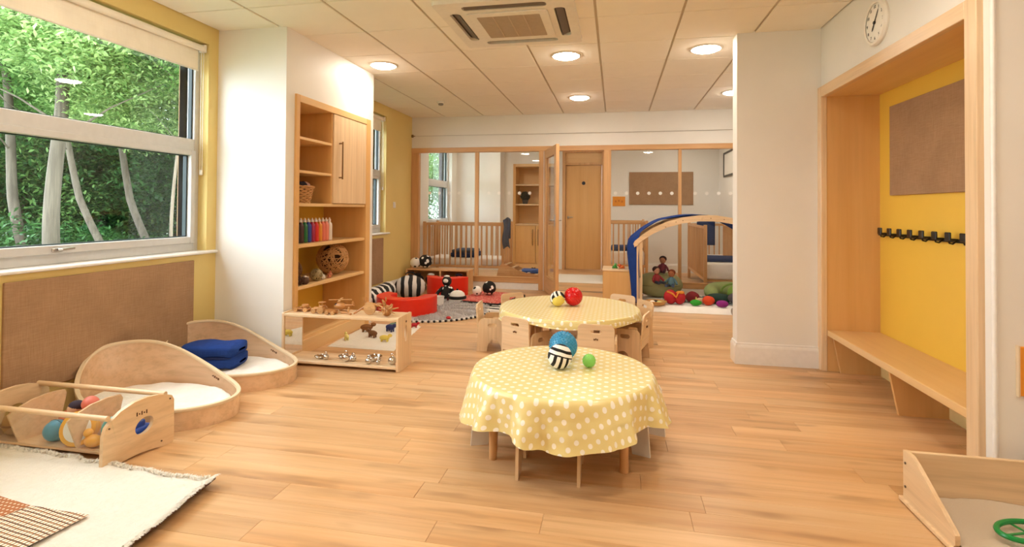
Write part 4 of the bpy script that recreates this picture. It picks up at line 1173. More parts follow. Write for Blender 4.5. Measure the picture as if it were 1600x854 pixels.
# chairs: two sides, seat and back cut from ply
def chair(cx, cy, deg, label, stool=False, m='beech_x', group=None, hgt=1.0, sm='beech_z'):
    """faces the direction deg"""
    t = thing('stool' if stool else 'toddler_chair', label, 'stool' if stool else 'chair', (cx, cy, 0), math.radians(deg)-PI/2, group)
    w2 = .135
    hs = .27 if stool else .272
    arch = [(.045*math.cos(PI-a)*1.35, .105*math.sin(a)) for a in [PI*i/10 for i in range(11)]]
    side = [(-.15, 0)] + [(-.062, 0)] + arch[1:-1] + [(.062, 0), (.15, 0)]
    top = [(.135, hs*.62), (.12, hs*.85), (.085, hs*.97), (.05, hs), (-.09, hs), (-.115, hs*.97), (-.13, hs*.9)]
    out = side+top
    holes = [] if stool else [rrect(-.055, .02, hs-.072, hs-.040, .015)]
    for s_ in (-1, 1):
        MB().plate(out, .014, axes((s_*w2-(.007), 0, 0), (0, 1, 0), (0, 0, 1)), holes=holes).build('side_panel', M[sm], t, ang=25)
    zs = .20 if stool else .17
    bx(-w2+.007, w2-.007, -.118, .12, zs-.007, zs+.007, bev=.003).build('seat', M[m], t, smooth=False)
    if stool:
        MB().cyl((-w2+.007, .05, .12), (w2-.007, .05, .12), .011, n=12).build('stretcher', M[m], t)
    else:
        bo = rrect(-w2+.007, w2-.007, .125, .382, .03, rs=(.0, .0, .035, .035))
        MB().plate(bo, .013, axes((0, -.118, 0), (1, 0, 0), (0, -.08, 1)), holes=[rrect(-.038, .038, .318, .343, .012)]).build('backrest', M['beech_x'], t, ang=25)
        mk = MB()
        for i in range(3): mk.box(-.014+i*.011, -.008+i*.011, -.1600, -.1545, .270+.003*(i % 2), .281+.004*(i % 2))
        mk.build('burnt_mark', P('6E4526', .8), t, smooth=False)
    return t
chair(-.655, 3.965, 62, 'toddler chair at the front left of the far table, its back to the camera')
chair(-.125, 3.885, 88, 'toddler chair with slotted back facing the near edge of the far table')
chair(-.995, 4.40, 4, 'toddler chair tucked in at the left end of the far table')
chair(.095, 4.27, 165, 'toddler chair at the right end of the far table, side to the camera')
chair(-.86, 4.84, -45, 'toddler chair behind the far table at its left, only the top showing')
chair(-.47, 5.02, -85, 'toddler chair behind the far table beyond the striped ball')
chair(.00, 4.95, -118, 'toddler chair behind the far table to the right of the red ball')
chair(.13, 4.74, 208, 'toddler chair at the back right of the far table, its corner showing')
chair(-.285, 2.42, 90, 'wooden stool under the front edge of the near tablecloth', True, hgt=1)
chair(-.615, 2.74, 20, 'white-sided stool pushed in at the left of the near table', True, sm='skirt')
chair(.075, 2.79, 160, 'white-sided stool pushed in at the right of the near table', True, sm='skirt')
chair(-.17, 3.02, -90, 'stool behind the near table hidden by its cloth', True)

# ------------------------------------------------------------------ balls on the tables
def knobby(name, label, loc, r, col, kr, n=260, rough=.25):
    o = thing(name, label, 'ball', loc)
    MB().ball((0, 0, r), r-.001, nu=28, nv=18).build('ball_skin', P(col, rough), o)
    mb = MB()
    for i in range(n):
        z = 1-2*(i+.5)/n; q = math.sqrt(1-z*z); a = i*2.39996
        d = Vector((q*math.cos(a), q*math.sin(a), z)); c = Vector((0, 0, r))
        mb.cyl(c+d*(r-.003), c+d*(r+kr), kr*1.25, kr*.5, n=6)
    mb.build('knobs', P(col, rough), o, smooth=False)['kind'] = 'stuff'
    return o
zt = TH+.006
def cross_ball(name, label, loc, r, s1, s2, rot=(0, 0, 0)):
    o = thing(name, label, 'ball', loc)
    MB().ball((0, 0, 0), r, nu=28, nv=18).build('ball_skin', s1, o, loc=(0, 0, r), rot=rot)
    return o
knobby('knobbly_ball', 'translucent blue knobbly ball on the near table behind the zebra ball', (-.272, 2.815, zt), .073, '3E9CCB', .0042, 330)
kk = N('zebra_felt'); v = kk.coord()
sp = kk.n('ShaderNodeSeparateXYZ'); kk.l(v, sp.inputs[0])
def fr_(out, sc, off=0):
    nz = kk.noise(v, 14, 1); a = kk.n('ShaderNodeMath', operation='MULTIPLY_ADD'); a.inputs[1].default_value = .012; kk.l(nz, a.inputs[0]); kk.l(out, a.inputs[2])
    m = kk.n('ShaderNodeMath', operation='MULTIPLY'); m.inputs[1].default_value = sc; kk.l(a.outputs[0], m.inputs[0])
    f = kk.n('ShaderNodeMath', operation='FRACT'); kk.l(m.outputs[0], f.inputs[0])
    g = kk.n('ShaderNodeMath', operation='GREATER_THAN'); g.inputs[1].default_value = .45; kk.l(f.outputs[0], g.inputs[0]); return g.outputs[0]
up = kk.n('ShaderNodeMath', operation='GREATER_THAN'); up.inputs[1].default_value = .0; kk.l(sp.outputs[2], up.inputs[0])
ch = kk.n('ShaderNodeMix', data_type='FLOAT'); kk.l(up.outputs[0], ch.inputs[0]); kk.l(fr_(sp.outputs[0], 32), ch.inputs[2]); kk.l(fr_(sp.outputs[2], 34), ch.inputs[3])
M['zebra_ball'] = kk.fin(kk.mix(ch.outputs[0], '12100F', 'F4F0EA'), .85)
cross_ball('zebra_ball', 'black and white zebra-striped ball at the front of the near table', (-.272, 2.650, zt), .061, None, None)
bpy.data.objects['zebra_ball'].children[0].data.materials.clear(); bpy.data.objects['zebra_ball'].children[0].data.materials.append(M['zebra_ball'])
bpy.data.objects['zebra_ball'].children[0].rotation_euler = (-.15, .25, .25)
MB().ball((.0, 0, .0), .0615, (1, 1, 1)).mesh
knobby('knobbly_ball', 'small lime green knobbly ball on the near table', (-.128, 2.70, zt), .034, '8ADB6A', .0015, 160)
knobby('knobbly_ball', 'red knobbly ball on the far table', (-.342, 4.40, zt), .075, 'D9151A', .0030, 420)
o = cross_ball('zebra_ball', 'striped ball with a yellow panel on the far table', (-.468, 4.345, zt), .062, M['zebra_ball'], None, (.9, .3, 1.2))
MB().ball((0, 0, 0), .0635, nu=24, nv=14, fn=lambda q: 1.0 if (q.x*.35-q.y*.75-q.z*.55) > .45 else .93).build('yellow_panel', P('EFDC6A', .7), o, loc=(0, 0, .063))

# ------------------------------------------------------------------ black, white and red play corner
rg_ = thing('shag_rug', 'round grey shag rug with black and white bobble edging', 'rug', (-2.12, 5.86, 0))
MB().lathe([(.001, .022), (.4, .026), (.66, .024), (.70, .014), (.705, .001)], 64, cap=False).build('pile', M['shag'], rg_, ang=180)
def rugtufts():
    rr = np.random.default_rng(6); V = []; F = []
    for k_ in range(9000):
        a = rr.random()*2*PI; q = .69*math.sqrt(rr.random()); p = Vector((q*math.cos(a), q*math.sin(a), .020)); d = Vector((rr.normal()*.4, rr.normal()*.4, 1)).normalized()
        s = Vector((math.cos(a*7), math.sin(a*7), 0))*.006; L = .014+.012*rr.random(); i = len(V)
        V += [p-s, p+s, p+d*L+s*.5, p+d*L-s*.5]; F += [(i, i+1, i+2, i+3)]
    me = bpy.data.meshes.new('tufts'); me.from_pydata(V, [], F); me.materials.append(M['shag']); return me
link('tufts', rugtufts(), rg_)['kind'] = 'stuff'
mbw, mbb = MB(), MB()
for i in range(150):
    a = 2*PI*i/150; (mbw if i % 2 else mbb).ball((.72*math.cos(a), .72*math.sin(a), .012), .0135, nu=7, nv=5)
x_ = mbw.build('white_bobbles', P('F0ECE6', .8), rg_); x_['kind'] = 'stuff'
x_ = mbb.build('black_bobbles', P('1A1716', .8), rg_); x_['kind'] = 'stuff'

def arc_block(name, label, loc, ro, ri, h, a0, a1, mat, lit_rim_mat):
    o = thing(name, label, 'soft play block', loc)
    n = 28
    def g(i, j):
        a = a0+(a1-a0)*j/n
        pr_ = [(ri, 0), (ro, 0), (ro, h-.008), (ro-.008, h), (ri+.008, h), (ri, h-.008)][i]
        return Vector((pr_[0]*math.cos(a), pr_[0]*math.sin(a), pr_[1]))
    mb = MB().grid(g, 6, n+1, True)
    for j in (0, n): mb._add([g(i, j) for i in range(6)], [tuple(range(6))])
    mb.build('foam_block', mat, o, ang=40)
    for rr in (ri+.006, ro-.006):
        MB().tube([(rr*math.cos(a0+(a1-a0)*j/n), rr*math.sin(a0+(a1-a0)*j/n), h-.002) for j in range(n+1)], .005, 6).build('piping', lit_rim_mat, o)  # lighter colour paints the orange light along the block's top edges
    return o
arc_block('foam_arc', 'red curved foam block in front on the grey rug', (-2.30, 5.58, .02), .335, .185, .19, math.radians(150), math.radians(385), M['red'], P('F2421E', .35))
arc_block('foam_arc', 'red curved foam block standing further back by the toy rack', (-2.28, 7.02, .0), .30, .16, .25, math.radians(195), math.radians(350), M['red'], P('F2421E', .35))
def beads():
    pass
for i, (dx, dy) in enumerate(((0, 0), (.05, .012), (-.045, .02))):
    o = thing('bead_ball', 'small white ball inside the front red foam block', 'ball', (-2.27+dx, 5.62+dy, .045), 0, 'white balls inside the red foam block')
    MB().ball((0, 0, .020), .020, nu=12, nv=8).build('ball_skin', P('F2E6E0', .5), o)
o = thing('red_cushion', 'dark red cushion lying inside the front foam block', 'cushion', (-2.29, 5.60, .024))
MB().ball((0, 0, .01), .17, (1, 1, .12), 24, 8).build('cushion_cover', P('B3141C', .8), o)

# striped bolster along the wall
o = thing('striped_bolster', 'black and white striped bolster against the left wall', 'bolster', (-2.86, 5.95, .115), math.radians(6))
MB().lathe([(.02, -.50), (.09, -.495), (.112, -.47), (.115, -.2), (.113, .2), (.112, .47), (.09, .495), (.02, .50)], 28).build('cover', M['zebra_z'] if 0 else stripes('bolster_stripe', '14110F', 'EFEAE4', 2, 6.5, wob=2.5), o, rot=(-PI/2, 0, 0))
# big striped bean ball
o = thing('beanbag', 'large dark and cream striped bean bag beside the red blocks', 'bean bag', (-2.66, 6.55, 0), math.radians(20))
MB().ball((0, 0, .148), .175, (1.15, .95, .88), 32, 18, fn=lambda q: 1+.03*math.cos(10*math.atan2(q.y, q.x))*(1-abs(q.z))).build('cover', M['zebra_big'], o)
MB().ball((0, 0, .300), .030, (1, 1, .4), 14, 6).build('top_button', P('1A1512', .8), o)
MB().tube([(.06*math.cos(a), .0, .31+.03*math.sin(a)) for a in [PI*i/8 for i in range(9)]], .008, 6).build('carry_loop', P('1A1512', .8), o)
o = thing('striped_snake', 'thin black and white striped toy lying before the bean bag', 'soft toy', (-2.42, 6.28, .02))
MB().tube([(-.16, .03, .02), (-.08, -.02, .025), (0, .02, .025), (.09, -.02, .025), (.16, -.05, .03)], [.012, .02, .022, .022, .018], 10).build('body', M['zebra_x'], o)
MB().ball((.18, -.055, .035), .028).build('head', M['wb_spot'], o)

def spotball(x, y, z, r, mat, label, ears=False):
    o = thing('spotted_ball', label, 'ball', (x, y, z))
    MB().ball((0, 0, r), r, nu=24, nv=16).build('ball_skin', mat, o)
    if ears: MB().ball((-.6*r, 0, 1.8*r), .3*r).ball((.6*r, 0, 1.8*r), .3*r).build('ear', P('14110F', .8), o)
    return o
# low toy rack against the screen
rk = thing('toy_rack', 'low wooden toy rack standing against the glazed screen', 'rack', (-2.52, 7.33, 0))
for x in (-.46, 0.05, .46): bx(x-.012, x+.012, -.13, .13, 0, .30, bev=.003).build('upright', M['oak_z'], rk, smooth=False)
bx(-.46, .46, -.13, .13, .285, .305, bev=.003).build('top_shelf', M['oak_x'], rk, smooth=False)
bx(-.46, .46, -.13, .13, .06, .08, bev=.003).build('shelf', M['oak_x'], rk, smooth=False)
bx(-.46, .46, .11, .13, .08, .285).build('back_panel', M['oak_x'], rk, smooth=False)
spotball(-2.885, 7.30, .306, .078, M['wb_spot'], 'white ball with black spots on the toy rack', False)
spotball(-2.75, 7.35, .306, .098, M['bw_spot'], 'black ball with white spots on top of the toy rack')
for x, c, lb, s in ((-2.83, '1C1614', 'black soft bundle on the lower shelf of the toy rack at the left', 1.0), (-2.62, '2A2326', 'dark cap-shaped soft toy with a white top in the toy rack', 1.0), (-2.20, '221A2E', 'dark round soft toy in the right bay of the toy rack', 1.05)):
    o = thing('soft_toy', lb, 'soft toy', (x, 7.26, .08))
    MB().ball((0, 0, .07*s), .08*s, (1.1, .8, .85), fn=lambda q: 1+.05*math.sin(6*q.x+3*q.z)).build('body', P(c, .9), o)
    MB().ball((.0, -.02, .145*s), .035*s, (1.5, 1, .6)).build('crown', P('E8E2DA' if 'white' in lb else c, .9), o)
o = thing('picture_cards', 'small red framed card box in the middle of the toy rack', 'card box', (-2.40, 7.24, .08))
bx(-.07, .07, -.03, .03, 0, .14, bev=.004).build('box', P('8E2226', .6), o, smooth=False)
MB().box(-.055, .055, -.033, -.029, .015, .125).build('card_face', M['wb_spot'], o, smooth=False)

# black doll sitting
o = thing('spotted_doll', 'black doll with white spots sitting by the far red block', 'doll', (-2.12, 6.45, 0))
MB().lathe([(.05, .03), (.075, .05), (.078, .10), (.055, .17), (.03, .205)], 20).build('body', M['bw_spot'], o)
MB().ball((0, 0, .255), .062, (1, .92, 1.05)).build('head', P('17120F', .8), o)
MB().ball((0, -.045, .262), .034, (1, .6, .8)).ball((0, .0, .315), .03, (1.3, 1, .5)).build('face_patch', P('EDE6DE', .7), o)
for s_ in (-1, 1):
    MB().tube([(s_*.05, 0, .17), (s_*.10, -.03, .12), (s_*.12, -.07, .075)], [.024, .022, .024], 10).build('arm', M['bw_spot'], o)
    MB().tube([(s_*.04, -.02, .045), (s_*.07, -.10, .035), (s_*.08, -.16, .035)], [.032, .03, .030], 10).build('leg', P('5A1620', .8), o)
# white pot and dome-shaped hat
o = thing('fabric_bucket', 'white fabric bucket with dark trim beside the black doll', 'bucket', (-2.11, 6.06, .0))
MB().lathe([(.065, .0), (.075, .01), (.082, .12), (.078, .122), (.070, .015), (.001, .014)], 28, cap=False).build('bucket_wall', P('EEEAE6', .8), o)
MB().tube([(.082*math.cos(a), .082*math.sin(a), .12) for a in [2*PI*i/28 for i in range(28)]], .004, 6, True).build('rim', P('CFC8C4', .8), o)
MB().ball((.02, -.07, .02), .018).build('tassel', P('1A1616', .8), o)
o = thing('nesting_dome', 'white dome on a black band, standing right of the bucket', 'soft toy', (-1.945, 6.34, .02))
MB().lathe([(.10, 0), (.108, .012), (.108, .032), (.10, .040)], 28).build('white_base', P('E8E2DE', .7), o)
MB().lathe([(.112, .040), (.115, .05), (.112, .068), (.10, .074)], 28).build('black_band', P('15110F', .8), o)
MB().lathe([(.098, .074), (.088, .105), (.055, .130), (.012, .142)], 28).build('dome', P('F1ECE6', .7), o)
MB().ball((0, 0, .148), .014).build('button', P('15110F', .8), o)
# red and black folding mat
o = thing('folding_mat', 'red speckled play mat with black sides under the spotted balls', 'mat', (-1.60, 6.60, 0), math.radians(-14))
bx(-.30, .34, -.40, .40, .004, .046, bev=.006).build('black_side', P('1E1416', .6), o, smooth=False)
bx(-.285, .325, -.385, .385, .046, .054, bev=.003).build('red_top', M['redmat'], o, smooth=False)
o = thing('zebra_mat', 'black and white striped mat half hidden behind the far table', 'mat', (-1.27, 6.03, 0), math.radians(-10))
bx(-.20, .22, -.20, .16, .0, .030, bev=.006).build('mat_cover', stripes('mat_stripe', '17130F', 'E8E2DA', 1, 8), o, smooth=False)
spotball(-1.765, 6.62, .056, .062, M['wb_spot'], 'white ball with black spots on the red mat')
spotball(-1.625, 6.72, .056, .090, M['bw_spot'], 'black ball with white patches on the red mat')
o = thing('toy_mouse', 'tiny red and white toy on the edge of the shag rug', 'toy', (-1.72, 5.30, .02))
MB().ball((0, 0, .016), .018, (1.6, 1, .9)).build('body', P('C8242A', .6), o)
MB().ball((.03, 0, .018), .010).build('nose', P('F0E8E0', .6), o)
o = thing('pebble_toy', 'dark grey round toy on the right edge of the shag rug', 'toy', (-1.47, 5.62, .01))
MB().ball((0, 0, .024), .03, (1.4, 1, .8)).build('body', P('4A5550', .7), o)
MB().ball((.03, -.01, .034), .013).build('head', P('4A5550', .7), o)
# ------------------------------------------------------------------ cabinet and den by the screen
cb = thing('low_cabinet', 'small maple cabinet beside the blue-draped den', 'cabinet', (.04, 7.0, 0))
bx(-.195, .197, -.225, .225, .012, .405, bev=.002).build('body', M['maple_z'], cb, smooth=False)
bx(-.200, .202, -.232, .23, .405, .425, bev=.003).build('top', M['beech_x'], cb, smooth=False)
bx(-.188, .190, -.231, -.225, .03, .398, bev=.002).build('door', M['maple_z'], cb, smooth=False)
bx(-.19, .19, -.2, .22, 0, .012).build('plinth', M['dark'], cb, smooth=False)
toy('toy_frog', 'toy', 'small green toy figure on the low cabinet', (-.005, 6.93, .425), [('body', MB().ball((0, 0, .022), .024, (1.2, 1, .9)), P('2E8E3A')), ('head', MB().ball((.01, -.01, .052), .016), P('4CA84A')), ('legs', MB().ball((-.022, 0, .010), .012).ball((.026, 0, .010), .012), P('2E8E3A'))])
toy('toy_lion', 'toy', 'small orange toy figure on the low cabinet', (.085, 6.93, .425), [('body', MB().ball((0, 0, .022), .024, (1.4, .9, .9)), P('E0702A')), ('head', MB().ball((-.026, -.006, .040), .020), P('D8502A')), ('legs', MB().ball((-.022, 0, .010), .012).ball((.026, 0, .010), .012), P('E0702A'))])

den = thing('play_den', 'arched wooden den frame beside the wing wall', 'den', (1.02, 6.9, 0))
ap = [(-.79, .770), (-.70, .852), (-.56, .945), (-.40, 1.02), (-.22, 1.072), (-.03, 1.098), (.16, 1.10), (.34, 1.07), (.52, 1.005), (.68, .915), (.80, .82), (.86, .76)]
for yy in (-.29, .30):
    MB().plate([(x, z+.027) for x, z in ap]+[(x, z-.045) for x, z in reversed(ap)], .028, axes((0, yy+.014, 0), (1, 0, 0), (0, 0, 1))).build('arch', M['beech_x'], den, smooth=False)
    for x in (-.725, .80):
        MB().plate([(x-.032, 0), (x+.032, 0), (x+.036, .80), (x-.036, .80 if x > 0 else .775)], .024, axes((0, yy+.016+.024, 0), (1, 0, 0), (0, 0, 1)), holes=[oval(x+.005, .40, .007, .055, 14)]).build('post', M['beech_z'], den, ang=25)
for x, z in ((-.775, .762), (-.40, 1.0), (.0, 1.085), (.45, 1.01), (.80, .79)):
    MB().cyl((x, -.315, z), (x, .325, z), .024, n=14).build('cross_rail', M['beech_y'], den)
for x, z in ((-.30, 1.062), (-.22, 1.080), (.10, 1.110), (.25, 1.098), (-.42, 1.0)):
    MB().cyl((x, -.306, z-.02), (x, -.302, z-.02), .006, n=8).build('screw', P('8A5A30', .5), den)
# blue cloth thrown over it
dc = thing('den_cloth', 'deep blue cloth draped over the left side of the den', 'cloth', (1.02, 6.9, 0))
path = [(-.80, .02), (-.81, .20), (-.84, .42), (-.865, .62), (-.87, .79), (-.80, .850), (-.70, .910), (-.56, .995), (-.46, 1.045), (-.36, 1.068), (-.22, 1.115), (-.03, 1.140), (.16, 1.142), (.34, 1.112), (.52, 1.047), (.68, .957), (.82, .862)]
def dcl(i, j):
    x, z = path[i]; v = j/16; 
    k = max(0, 1-i/5)
    if i <= 5:
        f = min(1, v*5); f = f*f*(3-2*f); x = -.735+(x+.735)*f*(1 if i < 5 else .5)
    sag = .028*math.sin(PI*((i-4) % 4)/4)*math.sin(PI*v) if i > 4 else 0
    y0_ = -.285 if i < 4 else -.255; z += .035*math.sin(PI*min(1, max(0, (i-3)/8)))-(.065+.06*math.sin(PI*v))*min(1, max(0, (i-11)/3))
    yy = y0_+(.36-y0_)*v
    xx = x+k*(.022*math.sin(11*v*PI*.8)+.012*math.sin(23*v))
    return Vector((xx, yy+(.05*math.sin(i*.6)*(v-.5)*k), z-sag+.004*math.sin(7*v*PI)))
o = MB().grid(dcl, len(path), 17).build('cloth', M['blue'], dc, ang=180)
mod = o.modifiers.new('thickness', 'SOLIDIFY'); mod.thickness = .004
mod = o.modifiers.new('smooth', 'SUBSURF'); mod.levels = 1; mod.render_levels = 1

wb = thing('den_mat', 'thick white padded mat on the den floor', 'mat', (1.06, 6.78, 0))
def wm(i, j):
    u, v = i/39, j/19; x = -.72+1.50*u; y = -.46+.98*v
    e = min(u, 1-u, v, 1-v); z = .062*(1-max(0, 1-e/.05)**2)+.006*mn.noise((u*12, v*8, 4))
    if e == 0: z = .002
    y += .012*mn.noise((u*6, 2, 3))*(1 if v < .2 else 0)
    return Vector((x, y, max(.002, z)))
MB().grid(wm, 40, 20).build('mat_cover', M['white_cloth'], wb, ang=180)
o = thing('striped_throw', 'dark green and grey striped throw spread over the den mat', 'throw', (1.12, 6.92, .064))
MB().grid(lambda i, j: Vector((-.42+.9*i/19, -.26+.5*j/9, .008+.004*math.sin(i*1.1+j))), 20, 10).build('cloth', stripes('throw_stripe', '2E3D3C', '9A9C94', 0, 22, duty=.7), o, ang=180)
def blob(name, cat, label, loc, r, sc_, col, rz=0, extra=()):
    o = thing(name, label, cat, loc, rz)
    MB().ball((0, 0, r*sc_[2]), r, sc_, 26, 16, fn=lambda q: 1+.035*math.sin(5*q.x+loc[0]*9)*math.cos(4*q.y)).build('cover', P(col, .85), o)
    for nm, mb, c in extra: mb.build(nm, P(c, .8), o)
    return o
blob('cushion', 'cushion', 'large olive green cushion at the left of the den', (.56, 7.02, .066), .26, (1.15, .75, .62), 'A3A070', .1, [('seam', MB().tube([(.29*math.cos(a), .19*math.sin(a), .16) for a in [2*PI*i/30 for i in range(30)]], .006, 6, True), '8C8A5E')])
# green horseshoe cushion
o = thing('nursing_cushion', 'light green horseshoe cushion at the right of the den', 'cushion', (1.42, 6.95, .075))
pts = []; rr = []
for i in range(23):
    a = math.radians(-25+230*i/22); pts.append((.24*math.cos(a), -.05+.22*math.sin(a), .095)); rr.append(.045+.060*math.sin(PI*i/22)**.4)
MB().tube(pts, rr, 18).build('cover', M['greencush'] if 'greencush' in M else P('A8B878', .85), o, ang=70)
MB().tube([(.135*math.cos(a), -.11, .11+.10*math.sin(a)) for a in [PI*i/14 for i in range(15)]], .012, 8).build('piping', P('7FA04A', .85), o)
MB().ball((.05, -.10, .10), .105, (1.1, .55, .95)).build('green_panel', P('86A848', .85), o)
# red pouf backpack
o = thing('red_backpack', 'red child backpack with orange flap in the den', 'bag', (.70, 6.52, .066))
MB().ball((-.05, 0, .085), .085, (.92, .8, 1)).ball((.055, 0, .08), .082, (.85, .8, .98)).build('bag_body', P('B3101E', .7), o)
MB().tube([(-.09, -.03, .15), (-.03, -.06, .13), (.01, -.065, .09), (.03, -.055, .14), (.09, -.03, .155)], .013, 8).build('orange_trim', P('D8862A', .7), o)
MB().ball((.06, -.03, .145), .040, (1.2, .7, .5)).build('flap', P('D88A28', .7), o)
def ragdoll(x, y, z, rz, hair, skin, top, leg, label):
    o = thing('rag_doll', label, 'doll', (x, y, z), rz)
    MB().lathe([(.028, 0), (.045, .02), (.042, .07), (.026, .11), (.014, .12)], 16).build('body', P(top, .85), o)
    MB().ball((0, 0, .158), .042, (.95, .95, 1.05)).build('head', P(skin, .7), o)
    MB().ball((0, .012, .172), .045, (1.05, .95, .9)).build('hair', P(hair, .9), o)
    for s_ in (-1, 1):
        MB().tube([(s_*.028, 0, .095), (s_*.062, -.02, .06), (s_*.075, -.045, .035)], [.015, .013, .013], 8).build('arm', P(top, .85), o)
        MB().tube([(s_*.022, -.02, .02), (s_*.035, -.08, .02), (s_*.042, -.12, .02)], [.020, .018, .018], 8).build('leg', P(leg, .85), o)
    MB().ball((-.015, -.04, .162), .004).ball((.015, -.04, .162), .004).build('eyes', P('1A1210', .5), o)
    return o
ragdoll(.505, 6.74, .275, .5, '3A2018', 'B88468', '8E2A2E', '2C3442', 'dark-haired rag doll in maroon leaning on the olive cushion')
ragdoll(.69, 6.80, .235, -.3, '7A3A20', 'A8653E', '5C7F8C', '4A5A70', 'brown rag doll in blue sitting above the red backpack')
ragdoll(.60, 6.98, .385, -.3, '2E1C18', 'A8704E', '6E2A34', '4A2A34', 'rag doll with black hair lying back on top of the olive cushion')
o = thing('wooden_bowl', 'shallow tan basket of small things at the front left of the den', 'basket', (.475, 6.42, .062))
MB().lathe([(.05, 0), (.085, .01), (.105, .045), (.10, .048), (.08, .018), (.001, .012)], 28, cap=False, sx=1.15).build('basket_wall', P('C89A5E', .8), o)
MB().tube([(.12*math.cos(a), .105*math.sin(a), .047) for a in [2*PI*i/28 for i in range(28)]], .007, 6, True).build('rim', P('B8884A', .8), o)
for i, (dx, dy, c, lb) in enumerate(((-.04, 0, 'F2EADF', 'white pebble in the tan basket'), (.035, -.02, 'CFD48A', 'pale green wooden egg in the tan basket'), (.0, .04, '2A2018', 'dark pebble in the tan basket'))):
    o = thing('pebble', lb, 'pebble', (.475+dx, 6.42+dy, .076)); MB().ball((0, 0, .020), .024, (1.3, 1, .9), 14, 9).build('pebble_body', P(c, .6), o)
blob('foam_toy', 'toy', 'bright green soft toy at the front of the den', (.93, 6.46, .068), .050, (1.35, .8, .7), '2E9A28', 0, [('stalk', MB().cyl((0, 0, .05), (.005, 0, .10), .006, n=8), 'D8D070')])
blob('orange_ball', 'ball', 'orange soft ball beside the green toy in the den', (1.08, 6.52, .068), .058, (1.2, 1, .95), 'D8481E')
blob('toy_bag', 'toy', 'dark red soft toy behind the green toy in the den', (.92, 6.66, .068), .068, (1.2, .8, 1), '7A1820')
blob('toy_bag', 'toy', 'beige soft toy between the dark red toy and the orange ball', (1.01, 6.60, .068), .045, (1.5, .8, .8), 'C8A888')
blob('purple_ball', 'ball', 'purple soft ball on the den mat', (1.215, 6.42, .068), .050, (1.35, 1, .8), '8A1E7E')
blob('cushion', 'cushion', 'dark charcoal cushion before the green horseshoe cushion', (1.50, 6.60, .068), .15, (1.25, .8, .55), '4A4348')
blob('cushion', 'cushion', 'dark green cushion behind the purple ball', (1.22, 6.68, .068), .10, (1.5, .8, .6), '1E3A30')
o = thing('rolled_towel', 'rolled grey towel at the right front corner of the den mat', 'towel', (1.40, 6.32, .0), math.radians(18))
MB().cyl((-.10, 0, .045), (.16, 0, .050), .042, .050, n=20).build('roll', P('A89E92', .95), o)
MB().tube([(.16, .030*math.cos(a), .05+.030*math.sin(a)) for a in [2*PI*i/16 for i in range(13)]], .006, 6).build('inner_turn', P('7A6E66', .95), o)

# ------------------------------------------------------------------ nursery beyond the glass
def cot(name_label, x0, x1, y0, y1, zr=.965, zm=.40, grp=None, open_front=False, rz=0, zb=.25):
    cx_, cy_ = (x0+x1)/2, (y0+y1)/2; w2, d2 = (x1-x0)/2, (y1-y0)/2
    t = thing('cot', name_label, 'cot', (cx_, cy_, 0), rz, grp)
    for sx_ in (-1, 1):
        for sy_ in (-1, 1):
            bx(sx_*w2-.022, sx_*w2+.022, sy_*d2-.022, sy_*d2+.022, 0, zr+.01, bev=.004).build('post', M['oak_z'], t, smooth=False)
    for sy_ in ((1,) if open_front else (-1, 1)):
        for z in (zr-.03, zb+.02): bx(-w2, w2, sy_*d2-.012, sy_*d2+.012, z-.02, z+.02, bev=.003).build('rail', M['oak_x'], t, smooth=False)
        n = int(w2*2/.082)
        for i in range(1, n):
            x = -w2+2*w2*i/n
            bx(x-.010, x+.010, sy_*d2-.007, sy_*d2+.007, zb+.02, zr-.03).build('slat', M['oak_z'], t, smooth=False)
    for sx_ in (-1, 1):
        for z in (zr-.03, zb+.02): bx(sx_*w2-.012, sx_*w2+.012, -d2, d2, z-.02, z+.02, bev=.003).build('rail', M['oak_x'], t, smooth=False)
        n = int(d2*2/.082)
        for i in range(1, n):
            y_ = -d2+2*d2*i/n
            bx(sx_*w2-.007, sx_*w2+.007, y_-.010, y_+.010, zb+.02, zr-.03).build('slat', M['oak_z'], t, smooth=False)
    bx(-w2+.01, w2-.01, -d2+.01, d2-.01, zb, zb+.025).build('base', M['oak_x'], t, smooth=False)
    m = thing('cot_mattress', 'white mattress in the %s' % name_label.replace('wooden slatted ', ''), 'mattress', (cx_, cy_, zb+.026), rz)
    bx(-w2+.03, w2-.03, -d2+.03, d2-.03, 0, zm-zb-.026, bev=.03, seg=3).build('mattress_cover', M['white_cloth'], m)
    return t
cot('wooden slatted cot on the left behind the glass', -3.02, -1.72, 8.02, 8.66)
o = thing('cot_blanket', 'navy blanket folded on the left cot mattress', 'blanket', (-2.40, 8.32, .405))
MB().box(-.21, .21, -.24, .24, 0, .075, bev=.03, seg=3).build('fold', M['navy'], o)
MB().box(-.19, .17, -.22, .22, .072, .12, bev=.02, seg=3).build('fold', M['greyblue'], o)
o = thing('hanging_towel', 'grey-blue towel hung over the right corner of the left cot', 'towel', (-1.70, 8.02, .60))
def twl(i, j):
    u, v = i/9, j/13; return Vector((-.02+.11*u+.012*math.sin(v*7), -.035-.012*math.sin(u*9)*(.3+v), .42-.44*v-.02*math.cos(u*5)))
q = MB().grid(twl, 10, 14); q.grid(lambda i, j: Vector((-.02+.11*i/9, -.035+.075*j/4, .42+.015*math.sin(PI*j/4)-.02*math.cos(i/9*5))), 10, 5); q.grid(lambda i, j: Vector((-.02+.11*i/9, .04, .42-.30*j/6)), 10, 7)
q = q.build('towel_cloth', M['greyblue'], o, ang=180); md = q.modifiers.new('t', 'SOLIDIFY'); md.thickness = .012
cot('wooden slatted cot standing far back beyond the door post', -.12, .50, 8.75, 9.9, zr=1.0, zm=.50)
o = thing('cot_blanket', 'navy blanket in the far cot beyond the door post', 'blanket', (.19, 9.1, .505))
